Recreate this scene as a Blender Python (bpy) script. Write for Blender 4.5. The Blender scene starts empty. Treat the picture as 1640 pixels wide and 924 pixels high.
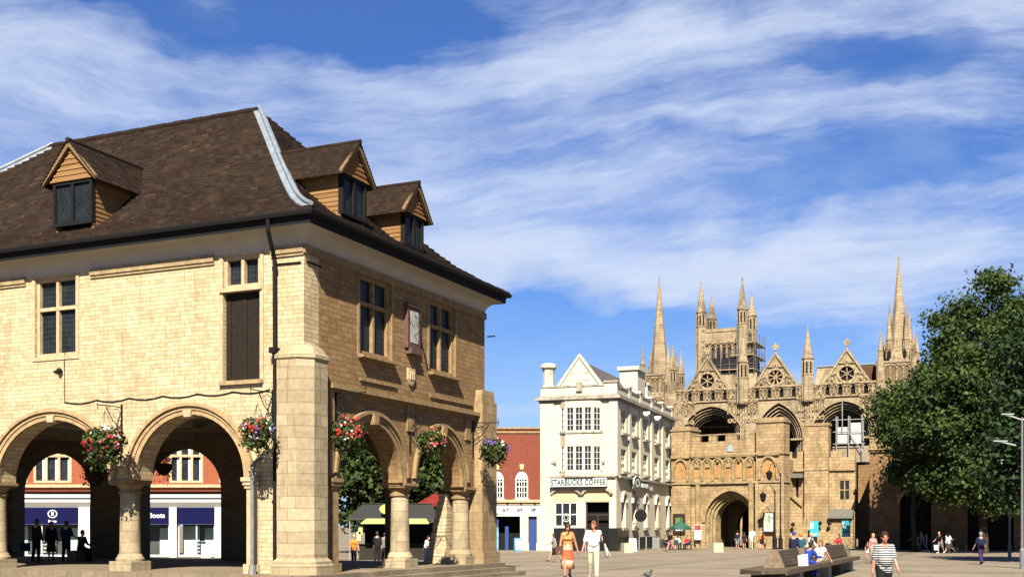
import bpy, bmesh, math, random
from math import sin, cos, pi, radians, sqrt, atan2
from mathutils import Vector, Matrix, Quaternion
from mathutils.geometry import tessellate_polygon
random.seed(7)
S = bpy.context.scene
COL = S.collection

# ---------------------------------------------------------------- camera, sky, sun, exposure
CAMH, YH, F = 1.62, 842.0, 1880.0
cam_d = bpy.data.cameras.new('camera'); cam = bpy.data.objects.new('camera', cam_d); COL.objects.link(cam)
cam.location = (0, 0, CAMH); cam.rotation_euler = (pi/2, 0, 0)
cam_d.sensor_width = 36; cam_d.lens = 36*F/1640; cam_d.shift_y = (YH-462)/1640
cam_d.clip_start = 0.1; cam_d.clip_end = 6000
S.camera = cam

SUN_EL = radians(43); SUN_H = Vector((-0.045, -1, 0)).normalized()
SUN_V = Vector((SUN_H.x*cos(SUN_EL), SUN_H.y*cos(SUN_EL), sin(SUN_EL)))
sl = bpy.data.lights.new('sun', 'SUN'); sl.energy = 5.0; sl.angle = radians(0.5); sl.color = (1.0, 0.90, 0.735)
so = bpy.data.objects.new('sun', sl); COL.objects.link(so)
so.rotation_euler = SUN_V.to_track_quat('Z', 'Y').to_euler(); so.location = (0, -20, 60)
S.view_settings.view_transform = 'Standard'; S.view_settings.look = 'None'
S.view_settings.exposure = 2.0; S.view_settings.gamma = 1; S.view_settings.use_curve_mapping = False
S.cycles.max_bounces = 6

class NT:
    """small helper for node trees"""
    def __init__(s, nt): s.t = nt; s.n = nt.nodes; s.l = nt.links
    def new(s, typ, **kw):
        n = s.n.new(typ)
        for k, v in kw.items(): setattr(n, k, v)
        return n
    def put(s, sock, v):
        if hasattr(v, 'is_output'): s.l.new(v, sock)
        elif isinstance(v, (tuple, list)) and len(v) == 3 and sock.type == 'RGBA': sock.default_value = (*v, 1)
        else: sock.default_value = v
    def m(s, op, a, b=None, c=None, clamp=False):
        n = s.new('ShaderNodeMath', operation=op, use_clamp=clamp)
        s.put(n.inputs[0], a)
        if b is not None: s.put(n.inputs[1], b)
        if c is not None: s.put(n.inputs[2], c)
        return n.outputs[0]
    def comb(s, x, y, z=0.0):
        n = s.new('ShaderNodeCombineXYZ')
        for i, v in enumerate((x, y, z)): s.put(n.inputs[i], v)
        return n.outputs[0]
    def noise(s, vec, scale=5.0, detail=4.0, rough=0.55, dist=0.0):
        n = s.new('ShaderNodeTexNoise')
        if vec is not None: s.l.new(vec, n.inputs['Vector'])
        n.inputs['Scale'].default_value = scale; n.inputs['Detail'].default_value = detail
        n.inputs['Roughness'].default_value = rough; n.inputs['Distortion'].default_value = dist
        return n.outputs['Fac']
    def ramp(s, fac, stops):
        n = s.new('ShaderNodeValToRGB'); s.put(n.inputs[0], fac)
        e = n.color_ramp.elements
        while len(e) < len(stops): e.new(0.5)
        for el, (p, c) in zip(e, stops):
            el.position = p; el.color = (*c, 1) if not isinstance(c, float) else (c, c, c, 1)
        return n.outputs[0]
    def mix(s, fac, a, b, blend='MIX'):
        n = s.new('ShaderNodeMix', data_type='RGBA', blend_type=blend)
        s.put(n.inputs[0], fac); s.put(n.inputs[6], a); s.put(n.inputs[7], b)
        return n.outputs[2]
    def maprange(s, v, a, b, c=0.0, d=1.0, smooth=False):
        n = s.new('ShaderNodeMapRange'); n.interpolation_type = 'SMOOTHSTEP' if smooth else 'LINEAR'
        s.put(n.inputs[0], v)
        for i, x in enumerate((a, b, c, d)): n.inputs[i+1].default_value = x
        return n.outputs[0]

w = bpy.data.worlds.new('World'); S.world = w; w.use_nodes = True
T = NT(w.node_tree); T.n.clear()
out = T.new('ShaderNodeOutputWorld')
sky = T.new('ShaderNodeTexSky', sky_type='NISHITA', sun_disc=False)
sky.sun_elevation = SUN_EL; sky.sun_rotation = atan2(SUN_H.x, SUN_H.y); sky.air_density = 1.0; sky.dust_density = 0.4; sky.ozone_density = 2.0
bg1 = T.new('ShaderNodeBackground'); bg1.inputs[1].default_value = 0.05
hs = T.new('ShaderNodeHueSaturation'); hs.inputs['Saturation'].default_value = 1.22; hs.inputs['Value'].default_value = 1.0
T.l.new(sky.outputs[0], hs.inputs['Color']); T.l.new(T.mix(1.0, hs.outputs[0], (.225, .385, .64), 'MULTIPLY'), bg1.inputs[0])
tc = T.new('ShaderNodeTexCoord'); sp = T.new('ShaderNodeSeparateXYZ'); T.l.new(tc.outputs['Generated'], sp.inputs[0])
az = T.m('ARCTAN2', sp.outputs[0], sp.outputs[1]); el = T.m('ARCSINE', sp.outputs[2])
# high cirrus: long combed strands whose grain turns slowly across the sky
sa = T.m('MULTIPLY', T.m('SUBTRACT', T.noise(T.comb(T.m('MULTIPLY', az, 1.6), T.m('MULTIPLY', el, 2.2), 3.1), 1.0, 2, .45), 0.5), 0.55)
bend = T.m('ADD', el, T.m('MULTIPLY', az, T.m('SUBTRACT', sa, 0.10)))
wisp = T.m('SUBTRACT', T.noise(T.comb(T.m('MULTIPLY', az, 7.0), T.m('MULTIPLY', bend, 11.0), 2.7), 1.0, 4, .55), 0.5)
e2 = T.m('ADD', bend, T.m('MULTIPLY', wisp, 0.042))
n1 = T.noise(T.comb(T.m('MULTIPLY', az, 3.0), T.m('MULTIPLY', e2, 17.0), 1.0), 1.0, 10, .66)
n2 = T.noise(T.comb(T.m('MULTIPLY', az, 3.6), T.m('MULTIPLY', bend, 6.5), 4.2), 1.0, 6, .55)
n3 = T.noise(T.comb(T.m('MULTIPLY', az, 13.0), T.m('MULTIPLY', e2, 95.0), 9.0), 1.0, 8, .68)
dens = T.m('ADD', T.m('ADD', T.m('MULTIPLY', n1, 0.46), T.m('MULTIPLY', n2, 0.36)), T.m('MULTIPLY', n3, 0.18))
def blob(a0, e0, ra, re, amt):
    global dens
    q = T.m('ADD', T.m('POWER', T.m('DIVIDE', T.m('SUBTRACT', az, a0), ra), 2.0), T.m('POWER', T.m('DIVIDE', T.m('ADD', T.m('SUBTRACT', el, e0), T.m('MULTIPLY', wisp, .10)), re), 2.0))
    g = T.m('EXPONENT', T.m('MULTIPLY', q, -1.0))
    dens = T.m('ADD', dens, T.m('MULTIPLY', g, amt*(.72 if amt < 0 else .85)))
for px, py, rx, ry, amt in [(540, 62, 170, 34, -.21), (300, 40, 130, 40, -.10), (730, 18, 110, 26, -.16), (110, 12, 90, 22, -.10), (1440, 95, 130, 36, -.36), (1640, 150, 80, 30, -.08), (840, 510, 120, 48, -.34), (980, 545, 120, 40, -.30), (860, 610, 90, 40, -.20), (1160, 560, 120, 34, -.22), (1330, 570, 120, 34, -.22), (1000, 250, 210, 24, -.11), (1470, 250, 170, 45, -.16), (1250, 300, 160, 26, -.08), (1600, 330, 90, 30, -.08), (780, 300, 120, 20, -.06),
                            (60, 130, 170, 80, .10), (680, 130, 200, 40, .08), (980, 110, 260, 50, .14), (1150, 30, 260, 36, .14), (1080, 430, 300, 50, .16), (760, 410, 120, 80, .12), (1480, 430, 230, 60, .12), (1100, 205, 260, 20, .10), (1550, 185, 120, 18, .10), (640, 260, 90, 80, .08), (1580, 30, 90, 50, .12), (1330, 360, 220, 40, .06)]:
    a0 = math.atan((px-820)/F); e0 = math.atan((YH-py)/F*cos(a0))
    blob(a0, e0, rx/F, ry/F, amt)
veil = T.maprange(n2, .38, .66, 0.02, 0.34, True)
den = T.m('MAXIMUM', T.maprange(dens, 0.33, 0.69, 0.0, 0.97, True), T.m('MULTIPLY', veil, T.maprange(dens, .22, .40, 0.25, 1.0)))
hz = T.maprange(el, 0.0, 0.25, 0.55, 0.06, True)
den = T.m('MAXIMUM', den, hz)
den = T.m('MULTIPLY', den, T.m('MULTIPLY', T.maprange(el, .50, .75, 1.0, 0.12, True), T.maprange(T.m('ABSOLUTE', az), .7, 1.2, 1.0, 0.3, True)))   # cloud cut away outside the view to dim the ambient light
fine = T.noise(T.comb(T.m('MULTIPLY', az, 11.0), T.m('MULTIPLY', e2, 40.0), 2.0), 1.0, 5, .6)
ccol = T.ramp(fine, [(0.25, (.58, .69, .92)), (0.75, (.74, .83, 1.02))])
bg2 = T.new('ShaderNodeBackground'); T.l.new(ccol, bg2.inputs[0]); bg2.inputs[1].default_value = 0.245
mx = T.new('ShaderNodeMixShader'); T.l.new(den, mx.inputs[0]); T.l.new(bg1.outputs[0], mx.inputs[1]); T.l.new(bg2.outputs[0], mx.inputs[2])
T.l.new(mx.outputs[0], out.inputs[0])

# ---------------------------------------------------------------- helpers
def sstep(x): x = max(0, min(1, x)); return x*x*(3-2*x)
def lerp(a, b, t): return a+(b-a)*t
def G(x, y):
    """height of the square: falls gently away from the camera and to the right"""
    pts = [(-50, 0), (37, 0), (47, -.40), (60, -.42), (82, -.5), (120, -.55), (9999, -.55)]
    z = -.55
    for (a, za), (b, zb) in zip(pts, pts[1:]):
        if a <= y <= b: z = lerp(za, zb, (y-a)/(b-a)); break
    return max(z, -.56) - .20*sstep((x-3)/5)*(1-sstep((y-30)/30))
def pos(px, d, lift=0):
    x = (px-820)/F*d
    return Vector((x, d, G(x, d)+lift))
def hz_(py, d): return CAMH+(YH-py)/F*d

class MB:
    def __init__(s): s.v = []; s.f = []; s.mi = []; s.m = 0; s.T = None; s.att = None
    def add(s, vs, fs):
        o = len(s.v)
        if s.T is not None: vs = [tuple(s.T @ Vector(p)) for p in vs]
        s.v.extend(tuple(p) for p in vs)
        for f in fs: s.f.append([i+o for i in f]); s.mi.append(s.m)
        return s
    def box(s, x0, x1, y0, y1, z0, z1):
        return s.add([(x0,y0,z0),(x1,y0,z0),(x1,y1,z0),(x0,y1,z0),(x0,y0,z1),(x1,y0,z1),(x1,y1,z1),(x0,y1,z1)],
              [(3,2,1,0),(4,5,6,7),(0,1,5,4),(1,2,6,5),(2,3,7,6),(3,0,4,7)])
    def fbox(s, f, u0, u1, v0, v1, w0, w1):
        c = [f(u, v, w_) for w_ in (w0, w1) for v in (v0, v1) for u in (u0, u1)]
        return s.add(c, [(0,2,3,1),(4,5,7,6),(0,1,5,4),(1,3,7,5),(3,2,6,7),(2,0,4,6)])
    def panel(s, outer, holes, f, w0, w1):
        loops = [outer]+list(holes)
        flat = [p for lp in loops for p in lp]
        tri = tessellate_polygon([[Vector((p[0], p[1], 0)) for p in lp] for lp in loops])
        n = len(flat)
        vs = [f(p[0], p[1], w1) for p in flat]+[f(p[0], p[1], w0) for p in flat]
        fs = [tuple(t) for t in tri]+[(t[2]+n, t[1]+n, t[0]+n) for t in tri]
        o = 0
        for lp in loops:
            k = len(lp)
            for i in range(k):
                a, b = o+i, o+(i+1) % k
                fs.append((a, b, b+n, a+n))
            o += k
        return s.add(vs, fs)
    def ring(s, A, B, f, w0, w1):
        """band between two polylines, given thickness"""
        n = len(A); vs = []
        for a, b in zip(A, B): vs += [f(*a, w0), f(*a, w1), f(*b, w1), f(*b, w0)]
        fs = []
        for i in range(n-1):
            p, q = 4*i, 4*(i+1)
            for k in range(4): fs.append((p+k, p+(k+1) % 4, q+(k+1) % 4, q+k))
        fs += [(0,1,2,3), (4*n-4, 4*n-1, 4*n-2, 4*n-3)]
        return s.add(vs, fs)
    def lathe(s, prof, n=16, c=(0,0,0), rot=0, sx=1, sy=1):
        vs = []; fs = []
        for r, z in prof:
            for i in range(n):
                a = rot+2*pi*i/n
                vs.append((c[0]+r*cos(a)*sx, c[1]+r*sin(a)*sy, c[2]+z))
        for j in range(len(prof)-1):
            for i in range(n):
                fs.append((j*n+i, j*n+(i+1) % n, (j+1)*n+(i+1) % n, (j+1)*n+i))
        fs.append(tuple(range(n-1, -1, -1))); fs.append(tuple((len(prof)-1)*n+i for i in range(n)))
        return s.add(vs, fs)
    def tube(s, path, r, n=6, r1=None):
        path = [Vector(p) for p in path]; vs = []; fs = []
        up0 = None
        for i, p in enumerate(path):
            d = (path[min(i+1, len(path)-1)]-path[max(i-1, 0)]).normalized()
            if up0 is None: up0 = Vector((0,0,1)) if abs(d.z) < .9 else Vector((1,0,0))
            a = d.cross(up0)
            if a.length < 1e-4: a = d.cross(Vector((0,1,0)))
            a.normalize(); b = d.cross(a).normalized(); up0 = -b if b.dot(up0) < 0 else b
            rr = r if r1 is None else lerp(r, r1, i/(len(path)-1))
            for k in range(n):
                t = 2*pi*k/n
                vs.append(p+a*cos(t)*rr+b*sin(t)*rr)
        # keep rings aligned
        for i in range(len(path)-1):
            best = min(range(n), key=lambda sft: sum((vs[i*n+k]-vs[(i+1)*n+(k+sft) % n]).length for k in range(n)))
            ringv = [vs[(i+1)*n+(k+best) % n] for k in range(n)]
            vs[(i+1)*n:(i+2)*n] = ringv
            for k in range(n): fs.append((i*n+k, i*n+(k+1) % n, (i+1)*n+(k+1) % n, (i+1)*n+k))
        fs.append(tuple(range(n-1, -1, -1))); fs.append(tuple((len(path)-1)*n+k for k in range(n)))
        return s.add([tuple(v) for v in vs], fs)
    def ball(s, c, r, n=10, m=7, sc=(1,1,1)):
        vs = []; fs = []
        for j in range(1, m):
            t = pi*j/m
            for i in range(n):
                a = 2*pi*i/n
                vs.append((c[0]+r*sin(t)*cos(a)*sc[0], c[1]+r*sin(t)*sin(a)*sc[1], c[2]-r*cos(t)*sc[2]))
        k = len(vs); vs += [(c[0], c[1], c[2]-r*sc[2]), (c[0], c[1], c[2]+r*sc[2])]
        for j in range(m-2):
            for i in range(n): fs.append((j*n+i, j*n+(i+1) % n, (j+1)*n+(i+1) % n, (j+1)*n+i))
        for i in range(n):
            fs.append((k, (i+1) % n, i)); fs.append((k+1, (m-2)*n+i, (m-2)*n+(i+1) % n))
        return s.add(vs, fs)
    def cap(s, a, b, r0, r1=None, n=8, fl=1.0):
        """tapered capsule"""
        a = Vector(a); b = Vector(b); r1 = r0 if r1 is None else r1
        d = b-a; L = d.length; q = d.to_track_quat('Z', 'Y').to_matrix() if L > 1e-6 else Matrix.Identity(3)
        pr = []
        for i in range(4): t = pi/2*(i/3.0); pr.append((r0*max(sin(t), .02), -r0*cos(t)))
        for i in range(4): t = pi/2*(i/3.0); pr.append((r1*max(cos(t), .02), L+r1*sin(t)))
        vs = []; fs = []
        for r, z in pr:
            for i in range(n):
                t = 2*pi*i/n; vs.append(a+q @ Vector((r*cos(t), r*sin(t)*fl, z)))
        for j in range(len(pr)-1):
            for i in range(n): fs.append((j*n+i, j*n+(i+1) % n, (j+1)*n+(i+1) % n, (j+1)*n+i))
        fs.append(tuple(range(n-1, -1, -1))); fs.append(tuple((len(pr)-1)*n+i for i in range(n)))
        return s.add([tuple(v) for v in vs], fs)
    def build(s, name, mats, parent=None, smooth=False, fix=True):
        if not isinstance(mats, (list, tuple)): mats = [mats]
        me = bpy.data.meshes.new(name); me.from_pydata(s.v, [], s.f)
        for m_ in mats: me.materials.append(m_)
        if len(mats) > 1: me.polygons.foreach_set('material_index', s.mi)
        if fix:
            bm = bmesh.new(); bm.from_mesh(me)
            bmesh.ops.recalc_face_normals(bm, faces=bm.faces); bm.to_mesh(me); bm.free()
        if smooth: me.polygons.foreach_set('use_smooth', [True]*len(me.polygons))
        if smooth == 'auto':
            try: me.set_sharp_from_angle(angle=radians(35))
            except Exception: pass
        me.update()
        o = bpy.data.objects.new(name, me); COL.objects.link(o)
        if parent is not None: o.parent = parent
        return o

def tag(o, label=None, cat=None, group=None, kind=None):
    if label: o['label'] = label
    if cat: o['category'] = cat
    if group: o['group'] = group
    if kind: o['kind'] = kind
    return o
def thing(name, label, cat, loc=(0,0,0), rz=0, group=None, kind=None):
    o = bpy.data.objects.new(name, None); COL.objects.link(o); o.empty_display_size = .2
    o.location = loc; o.rotation_euler = (0, 0, rz)
    return tag(o, label, cat, group, kind)
def copy_tree(o, parent=None):
    c = o.copy(); COL.objects.link(c); c.parent = parent
    for ch in list(o.children): copy_tree(ch, c)
    return c
def arc(c, v, a, b, n=18, t0=0, t1=pi):
    return [(c+a*cos(lerp(t0, t1, i/n)), v+b*sin(lerp(t0, t1, i/n))) for i in range(n+1)]
def pointed(c, v, a, h, n=10):
    """pointed arch from right springing over the apex to the left"""
    R = (a*a+h*h)/(2*a); t1 = math.asin(min(1, h/R)) if h <= R else pi/2
    right = [(c+a-R+R*cos(t1*i/n), v+R*sin(t1*i/n)) for i in range(n+1)]
    left = [(2*c-p[0], p[1]) for p in reversed(right[:-1])]
    return right+left
def text_mesh(body, size, mat, parent, M, name='lettering', ext=0.01, bold=0.0, align='CENTER', space=1.0):
    cu = bpy.data.curves.new(name, 'FONT'); cu.body = body; cu.size = size; cu.extrude = ext; cu.offset = bold
    cu.align_x = align; cu.align_y = 'CENTER'; cu.space_character = space
    o = bpy.data.objects.new(name, cu); COL.objects.link(o)
    bpy.context.view_layer.update()
    dg = bpy.context.evaluated_depsgraph_get()
    me = bpy.data.meshes.new_from_object(o.evaluated_get(dg)); bpy.data.objects.remove(o)
    me.materials.clear(); me.materials.append(mat)
    r = bpy.data.objects.new(name, me); COL.objects.link(r); r.parent = parent; r.matrix_local = M
    return r
def face_matrix(kind, at):
    if kind == 'left': m = Matrix(((0,0,-1),(-1,0,0),(0,1,0)))      # reads on a face whose outward normal is -x
    else: m = Matrix(((1,0,0),(0,0,-1),(0,1,0)))                     # outward normal -y
    m = m.to_4x4(); m.translation = Vector(at); return m
def fl(u, v, w): return (-w, u, v)
def fr(u, v, w): return (u, -w, v)

# ---------------------------------------------------------------- materials
MATS = {}
ALB = .51      # reflectance scale that goes with the exposure above
def alb(c): return tuple(v*ALB for v in c)
def base(name):
    m = bpy.data.materials.new(name); m.use_nodes = True; t = NT(m.node_tree)
    b = t.n['Principled BSDF']
    return m, t, b
def plain(name, col, rough=.6, metal=0, var=.12, scale=6, bump=0.0):
    if name in MATS: return MATS[name]
    m, t, b = base(name); MATS[name] = m; col = alb(col)
    tc_ = t.new('ShaderNodeTexCoord')
    n = t.noise(tc_.outputs['Object'], scale, 5, .6)
    f = t.maprange(n, .3, .7, 1-var, 1+var)
    c = t.mix(1.0, col, t.comb(f, f, f), 'MULTIPLY')
    t.l.new(c, b.inputs['Base Color']); b.inputs['Roughness'].default_value = rough; b.inputs['Metallic'].default_value = metal
    if rough > .7: b.inputs['Specular IOR Level'].default_value = .12
    if bump:
        bp = t.new('ShaderNodeBump'); bp.inputs['Strength'].default_value = bump; bp.inputs['Distance'].default_value = .02
        t.l.new(n, bp.inputs['Height']); t.l.new(bp.outputs[0], b.inputs['Normal'])
    return m
def masonry(name, c1, c2, mortar, bw=.6, bh=.25, ms=.012, bump=.5, stain=.25, rough=.92, odd=None, bias=0.0, wear=(.45,.38,.3), flat=False, ws=.5, streak=0.0, scol=(.13,.10,.065)):
    if name in MATS: return MATS[name]
    m, t, b = base(name); MATS[name] = m; c1, c2, mortar, wear = alb(c1), alb(c2), alb(mortar), alb(wear); scol = alb(scol); odd = alb(odd) if odd else odd
    tc_ = t.new('ShaderNodeTexCoord'); s_ = t.new('ShaderNodeSeparateXYZ'); t.l.new(tc_.outputs['Object'], s_.inputs[0])
    if flat: vec = tc_.outputs['Object']
    else:
        wob = t.m('MULTIPLY', t.m('SUBTRACT', t.noise(tc_.outputs['Object'], 1.1, 2, .5), .5), bh*.25)
        vec = t.comb(t.m('ADD', s_.outputs[0], s_.outputs[1]), t.m('ADD', s_.outputs[2], wob), 0.0)
    br = t.new('ShaderNodeTexBrick'); t.l.new(vec, br.inputs['Vector'])
    br.inputs['Color1'].default_value = (*c1, 1); br.inputs['Color2'].default_value = (*c2, 1); br.inputs['Mortar'].default_value = (*mortar, 1)
    br.inputs['Scale'].default_value = 1; br.inputs['Mortar Size'].default_value = ms; br.inputs['Mortar Smooth'].default_value = .3
    br.inputs['Brick Width'].default_value = bw; br.inputs['Row Height'].default_value = bh; br.inputs['Bias'].default_value = bias
    br.offset_frequency = 2; br.squash = .72; br.squash_frequency = 3
    col = br.outputs['Color']
    if odd:   # scattered stones of another colour
        b2 = t.new('ShaderNodeTexBrick'); t.l.new(vec, b2.inputs['Vector'])
        for k, v in (('Scale', 1), ('Mortar Size', 0.0), ('Brick Width', bw), ('Row Height', bh), ('Bias', -.55)): b2.inputs[k].default_value = v
        b2.inputs['Color1'].default_value = (0,0,0,1); b2.inputs['Color2'].default_value = (1,1,1,1)
        b2.offset_frequency = 2; b2.squash = .72; b2.squash_frequency = 3
        f = t.maprange(b2.outputs['Color'], .45, .8)
        f = t.m('MULTIPLY', f, t.m('SUBTRACT', 1.0, br.outputs['Fac']))
        col = t.mix(f, col, odd)
    big = t.noise(tc_.outputs['Object'], ws, 6, .62, .4)
    f = t.maprange(big, .48, .72, 0, stain, True)
    col = t.mix(f, col, wear)
    if streak:   # rain and soot streaks running down the stone
        sv = t.comb(t.m('MULTIPLY', t.m('ADD', s_.outputs[0], s_.outputs[1]), 2.2*ws), t.m('MULTIPLY', s_.outputs[2], .28*ws), 5.0)
        st = t.noise(sv, 2.0, 6, .65, .3)
        col = t.mix(t.m('MULTIPLY', t.maprange(st, .50, .70, 0, 1, True), streak), col, scol)
    b.inputs['Specular IOR Level'].default_value = .2
    sm = t.noise(tc_.outputs['Object'], 7, 6, .65)
    g = t.maprange(sm, .25, .75, .78, 1.18)
    col = t.mix(1.0, col, t.comb(g, g, g), 'MULTIPLY')
    t.l.new(col, b.inputs['Base Color']); b.inputs['Roughness'].default_value = rough
    h = t.m('ADD', t.m('MULTIPLY', t.m('SUBTRACT', 1.0, br.outputs['Fac']), 1.0), t.m('MULTIPLY', sm, .7))
    bp = t.new('ShaderNodeBump'); bp.inputs['Strength'].default_value = bump; bp.inputs['Distance'].default_value = .03
    t.l.new(h, bp.inputs['Height']); t.l.new(bp.outputs[0], b.inputs['Normal'])
    return m
def glass(name, col, grid=None, line=(.25,.27,.27), rough=.2, lw=.012, diamond=False):
    if name in MATS: return MATS[name]
    m, t, b = base(name); MATS[name] = m
    b.inputs['Roughness'].default_value = rough; b.inputs['Specular IOR Level'].default_value = .10
    tc_ = t.new('ShaderNodeTexCoord')
    n = t.noise(tc_.outputs['Object'], 3.0, 3, .5)
    g = t.maprange(n, .3, .7, .6, 1.5)
    c = t.mix(1.0, col, t.comb(g, g, g), 'MULTIPLY')
    if grid:
        s_ = t.new('ShaderNodeSeparateXYZ'); t.l.new(tc_.outputs['Object'], s_.inputs[0])
        u = t.m('ADD', s_.outputs[0], s_.outputs[1]); v = s_.outputs[2]
        if diamond: u, v = t.m('ADD', u, t.m('MULTIPLY', v, .75)), t.m('SUBTRACT', u, t.m('MULTIPLY', v, .75))
        br = t.new('ShaderNodeTexBrick'); t.l.new(t.comb(u, v), br.inputs['Vector']); br.offset = 0
        for k, val in (('Scale', 1), ('Mortar Size', lw), ('Brick Width', grid[0]), ('Row Height', grid[1])): br.inputs[k].default_value = val
        c = t.mix(br.outputs['Fac'], c, line)
        bp = t.new('ShaderNodeBump'); bp.inputs['Strength'].default_value = .15
        t.l.new(t.noise(tc_.outputs['Object'], 9, 2), bp.inputs['Height']); t.l.new(bp.outputs[0], b.inputs['Normal'])
    t.l.new(c, b.inputs['Base Color'])
    return m
def leafy(name, c1, c2, scale=1.3, trans=.35):
    if name in MATS: return MATS[name]
    m, t, b = base(name); MATS[name] = m; c1, c2 = alb(c1), alb(c2)
    tc_ = t.new('ShaderNodeTexCoord')
    at = t.new('ShaderNodeAttribute', attribute_name='tint')
    n = t.noise(tc_.outputs['Object'], scale, 3, .6)
    f = t.m('ADD', t.m('MULTIPLY', n, .4), t.m('MULTIPLY', at.outputs['Fac'], .6))
    c = t.ramp(f, [(.2, c1), (.8, c2)])
    t.l.new(c, b.inputs['Base Color']); b.inputs['Roughness'].default_value = .65; b.inputs['Specular IOR Level'].default_value = .2
    tr = t.new('ShaderNodeBsdfTranslucent'); t.l.new(t.mix(1.0, c, (1.3, 1.5, .6), 'MULTIPLY'), tr.inputs[0])
    ms_ = t.new('ShaderNodeMixShader'); ms_.inputs[0].default_value = trans
    t.l.new(b.outputs[0], ms_.inputs[1]); t.l.new(tr.outputs[0], ms_.inputs[2])
    t.l.new(ms_.outputs[0], t.n['Material Output'].inputs[0])
    return m
def tiles(name, stops, moss=.3):
    if name in MATS: return MATS[name]
    m, t, b = base(name); MATS[name] = m
    tc_ = t.new('ShaderNodeTexCoord'); at = t.new('ShaderNodeAttribute', attribute_name='tint')
    n = t.noise(tc_.outputs['Object'], .55, 6, .65, .5)
    f = t.m('ADD', t.m('MULTIPLY', n, .64), t.m('MULTIPLY', at.outputs['Fac'], .36))
    c = t.ramp(f, [(p_, alb(c_)) for p_, c_ in stops])
    n2 = t.noise(tc_.outputs['Object'], 6, 6, .7)
    c = t.mix(t.maprange(n2, .58, .75, 0, moss), c, (.085, .07, .04))
    t.l.new(c, b.inputs['Base Color']); b.inputs['Roughness'].default_value = .9; b.inputs['Specular IOR Level'].default_value = .12
    bp = t.new('ShaderNodeBump'); bp.inputs['Strength'].default_value = .4; bp.inputs['Distance'].default_value = .02
    t.l.new(n2, bp.inputs['Height']); t.l.new(bp.outputs[0], b.inputs['Normal'])
    return m
def set_tint(o, vals):
    a = o.data.attributes.new('tint', 'FLOAT', 'FACE'); a.data.foreach_set('value', vals)

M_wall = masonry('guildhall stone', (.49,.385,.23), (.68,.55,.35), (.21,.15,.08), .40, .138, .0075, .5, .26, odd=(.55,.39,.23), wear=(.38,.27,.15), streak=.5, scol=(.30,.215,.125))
M_wallb = masonry('weathered shade-toned guildhall stone', (.25,.15,.066), (.36,.23,.105), (.12,.07,.034), .46, .165, .008, .55, .4, odd=(.38,.21,.09), wear=(.22,.14,.07), streak=.45, scol=(.15,.10,.055))  # browner side-face copy; the weaker sun there is put into the colour
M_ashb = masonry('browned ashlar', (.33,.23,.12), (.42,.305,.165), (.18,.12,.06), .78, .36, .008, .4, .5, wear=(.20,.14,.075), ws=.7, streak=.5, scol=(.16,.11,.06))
M_inshade = masonry('shade-dark inner stone', (.16,.11,.065), (.21,.15,.09), (.09,.06,.035), .46, .165, .008, .5, .4, wear=(.09,.06,.04))  # shade under the arcade put into the stone colour
M_trimr = plain('browned shade-toned stone trim', (.30,.205,.105), .9, 0, .3, 4, .4)  # darker trim carries the side face's shade; also the brown capitals
M_niche = plain('sooty shade-dark stone', (.17,.125,.075), .95, 0, .4, 1.5)  # niche soot, with recess and gate passage shade put into the colour
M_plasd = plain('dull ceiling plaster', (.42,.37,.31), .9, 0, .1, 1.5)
M_deep = plain('shade-dark porch stone', (.05,.038,.026), .95, 0, .35, 1)  # shade inside the porch put into the stone colour
M_house = masonry('brown house stone', (.21,.125,.06), (.28,.175,.085), (.12,.075,.035), .7, .32, .015, .7, .6, wear=(.11,.065,.03))  # brown stone darkened further to deepen the tree shade on it
M_ash = masonry('dressed ashlar', (.36,.29,.18), (.48,.395,.26), (.17,.13,.075), .78, .36, .008, .35, .45, wear=(.22,.18,.12), ws=.7, streak=.75, scol=(.20,.16,.105))
M_arch = plain('shade-browned arch stone', (.40,.285,.155), .9, 0, .25, 5, .35)  # brown of the shaded intrados put into the whole ring
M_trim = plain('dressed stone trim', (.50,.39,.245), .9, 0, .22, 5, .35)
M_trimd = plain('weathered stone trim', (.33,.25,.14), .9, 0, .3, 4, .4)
M_plas = plain('plaster cove', (.52,.48,.425), .9, 0, .06, 1.5)
M_black = plain('black iron', (.010,.010,.011), .75)
M_lead = plain('lead', (.21,.25,.30), .5, 0, .25, 3, .2)
M_tile = tiles('roof tile', [(.22, (.012,.0064,.0045)), (.48, (.023,.0132,.0090)), (.7, (.042,.026,.0165)), (.88, (.11,.068,.038))])
M_hung = tiles('hung tile', [(.25, (.19,.095,.036)), (.55, (.29,.16,.065)), (.85, (.38,.235,.11))], .12)
M_lglass = glass('leaded glass', (.007,.009,.011), (.125,.17), (.024,.027,.028), .25, .008)
M_dglass = glass('diamond leaded glass', (.007,.009,.011), (.2,.2), (.014,.016,.018), .3, .014, True)
M_glass = glass('window glass', (.012,.014,.017))
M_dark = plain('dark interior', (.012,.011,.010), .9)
M_door = plain('tarred boards', (.020,.014,.010), .75, 0, .3, 9, .3)
M_white = plain('white paint', (.80,.80,.76), .5, 0, .05)
M_floor = masonry('flagstones', (.24,.19,.125), (.19,.15,.10), (.10,.078,.052), .9, .6, .012, .3, .3, flat=True)
M_cath = masonry('abbey stone', (.32,.25,.16), (.43,.34,.22), (.18,.125,.065), 1.1, .5, .02, .7, .8, wear=(.12,.09,.055), ws=.22, streak=.75, scol=(.11,.085,.055))
M_cathd = plain('abbey carving', (.32,.245,.155), .95, 0, .75, 2.2, .6)
M_gate = masonry('gate stone', (.34,.245,.135), (.49,.36,.20), (.19,.12,.05), .7, .32, .015, .7, .65, wear=(.17,.115,.06), odd=(.27,.16,.065), ws=.35, streak=.6, scol=(.15,.105,.06))
M_gtrim = plain('gate trim', (.33,.245,.13), .92, 0, .42, 2, .5)
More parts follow.
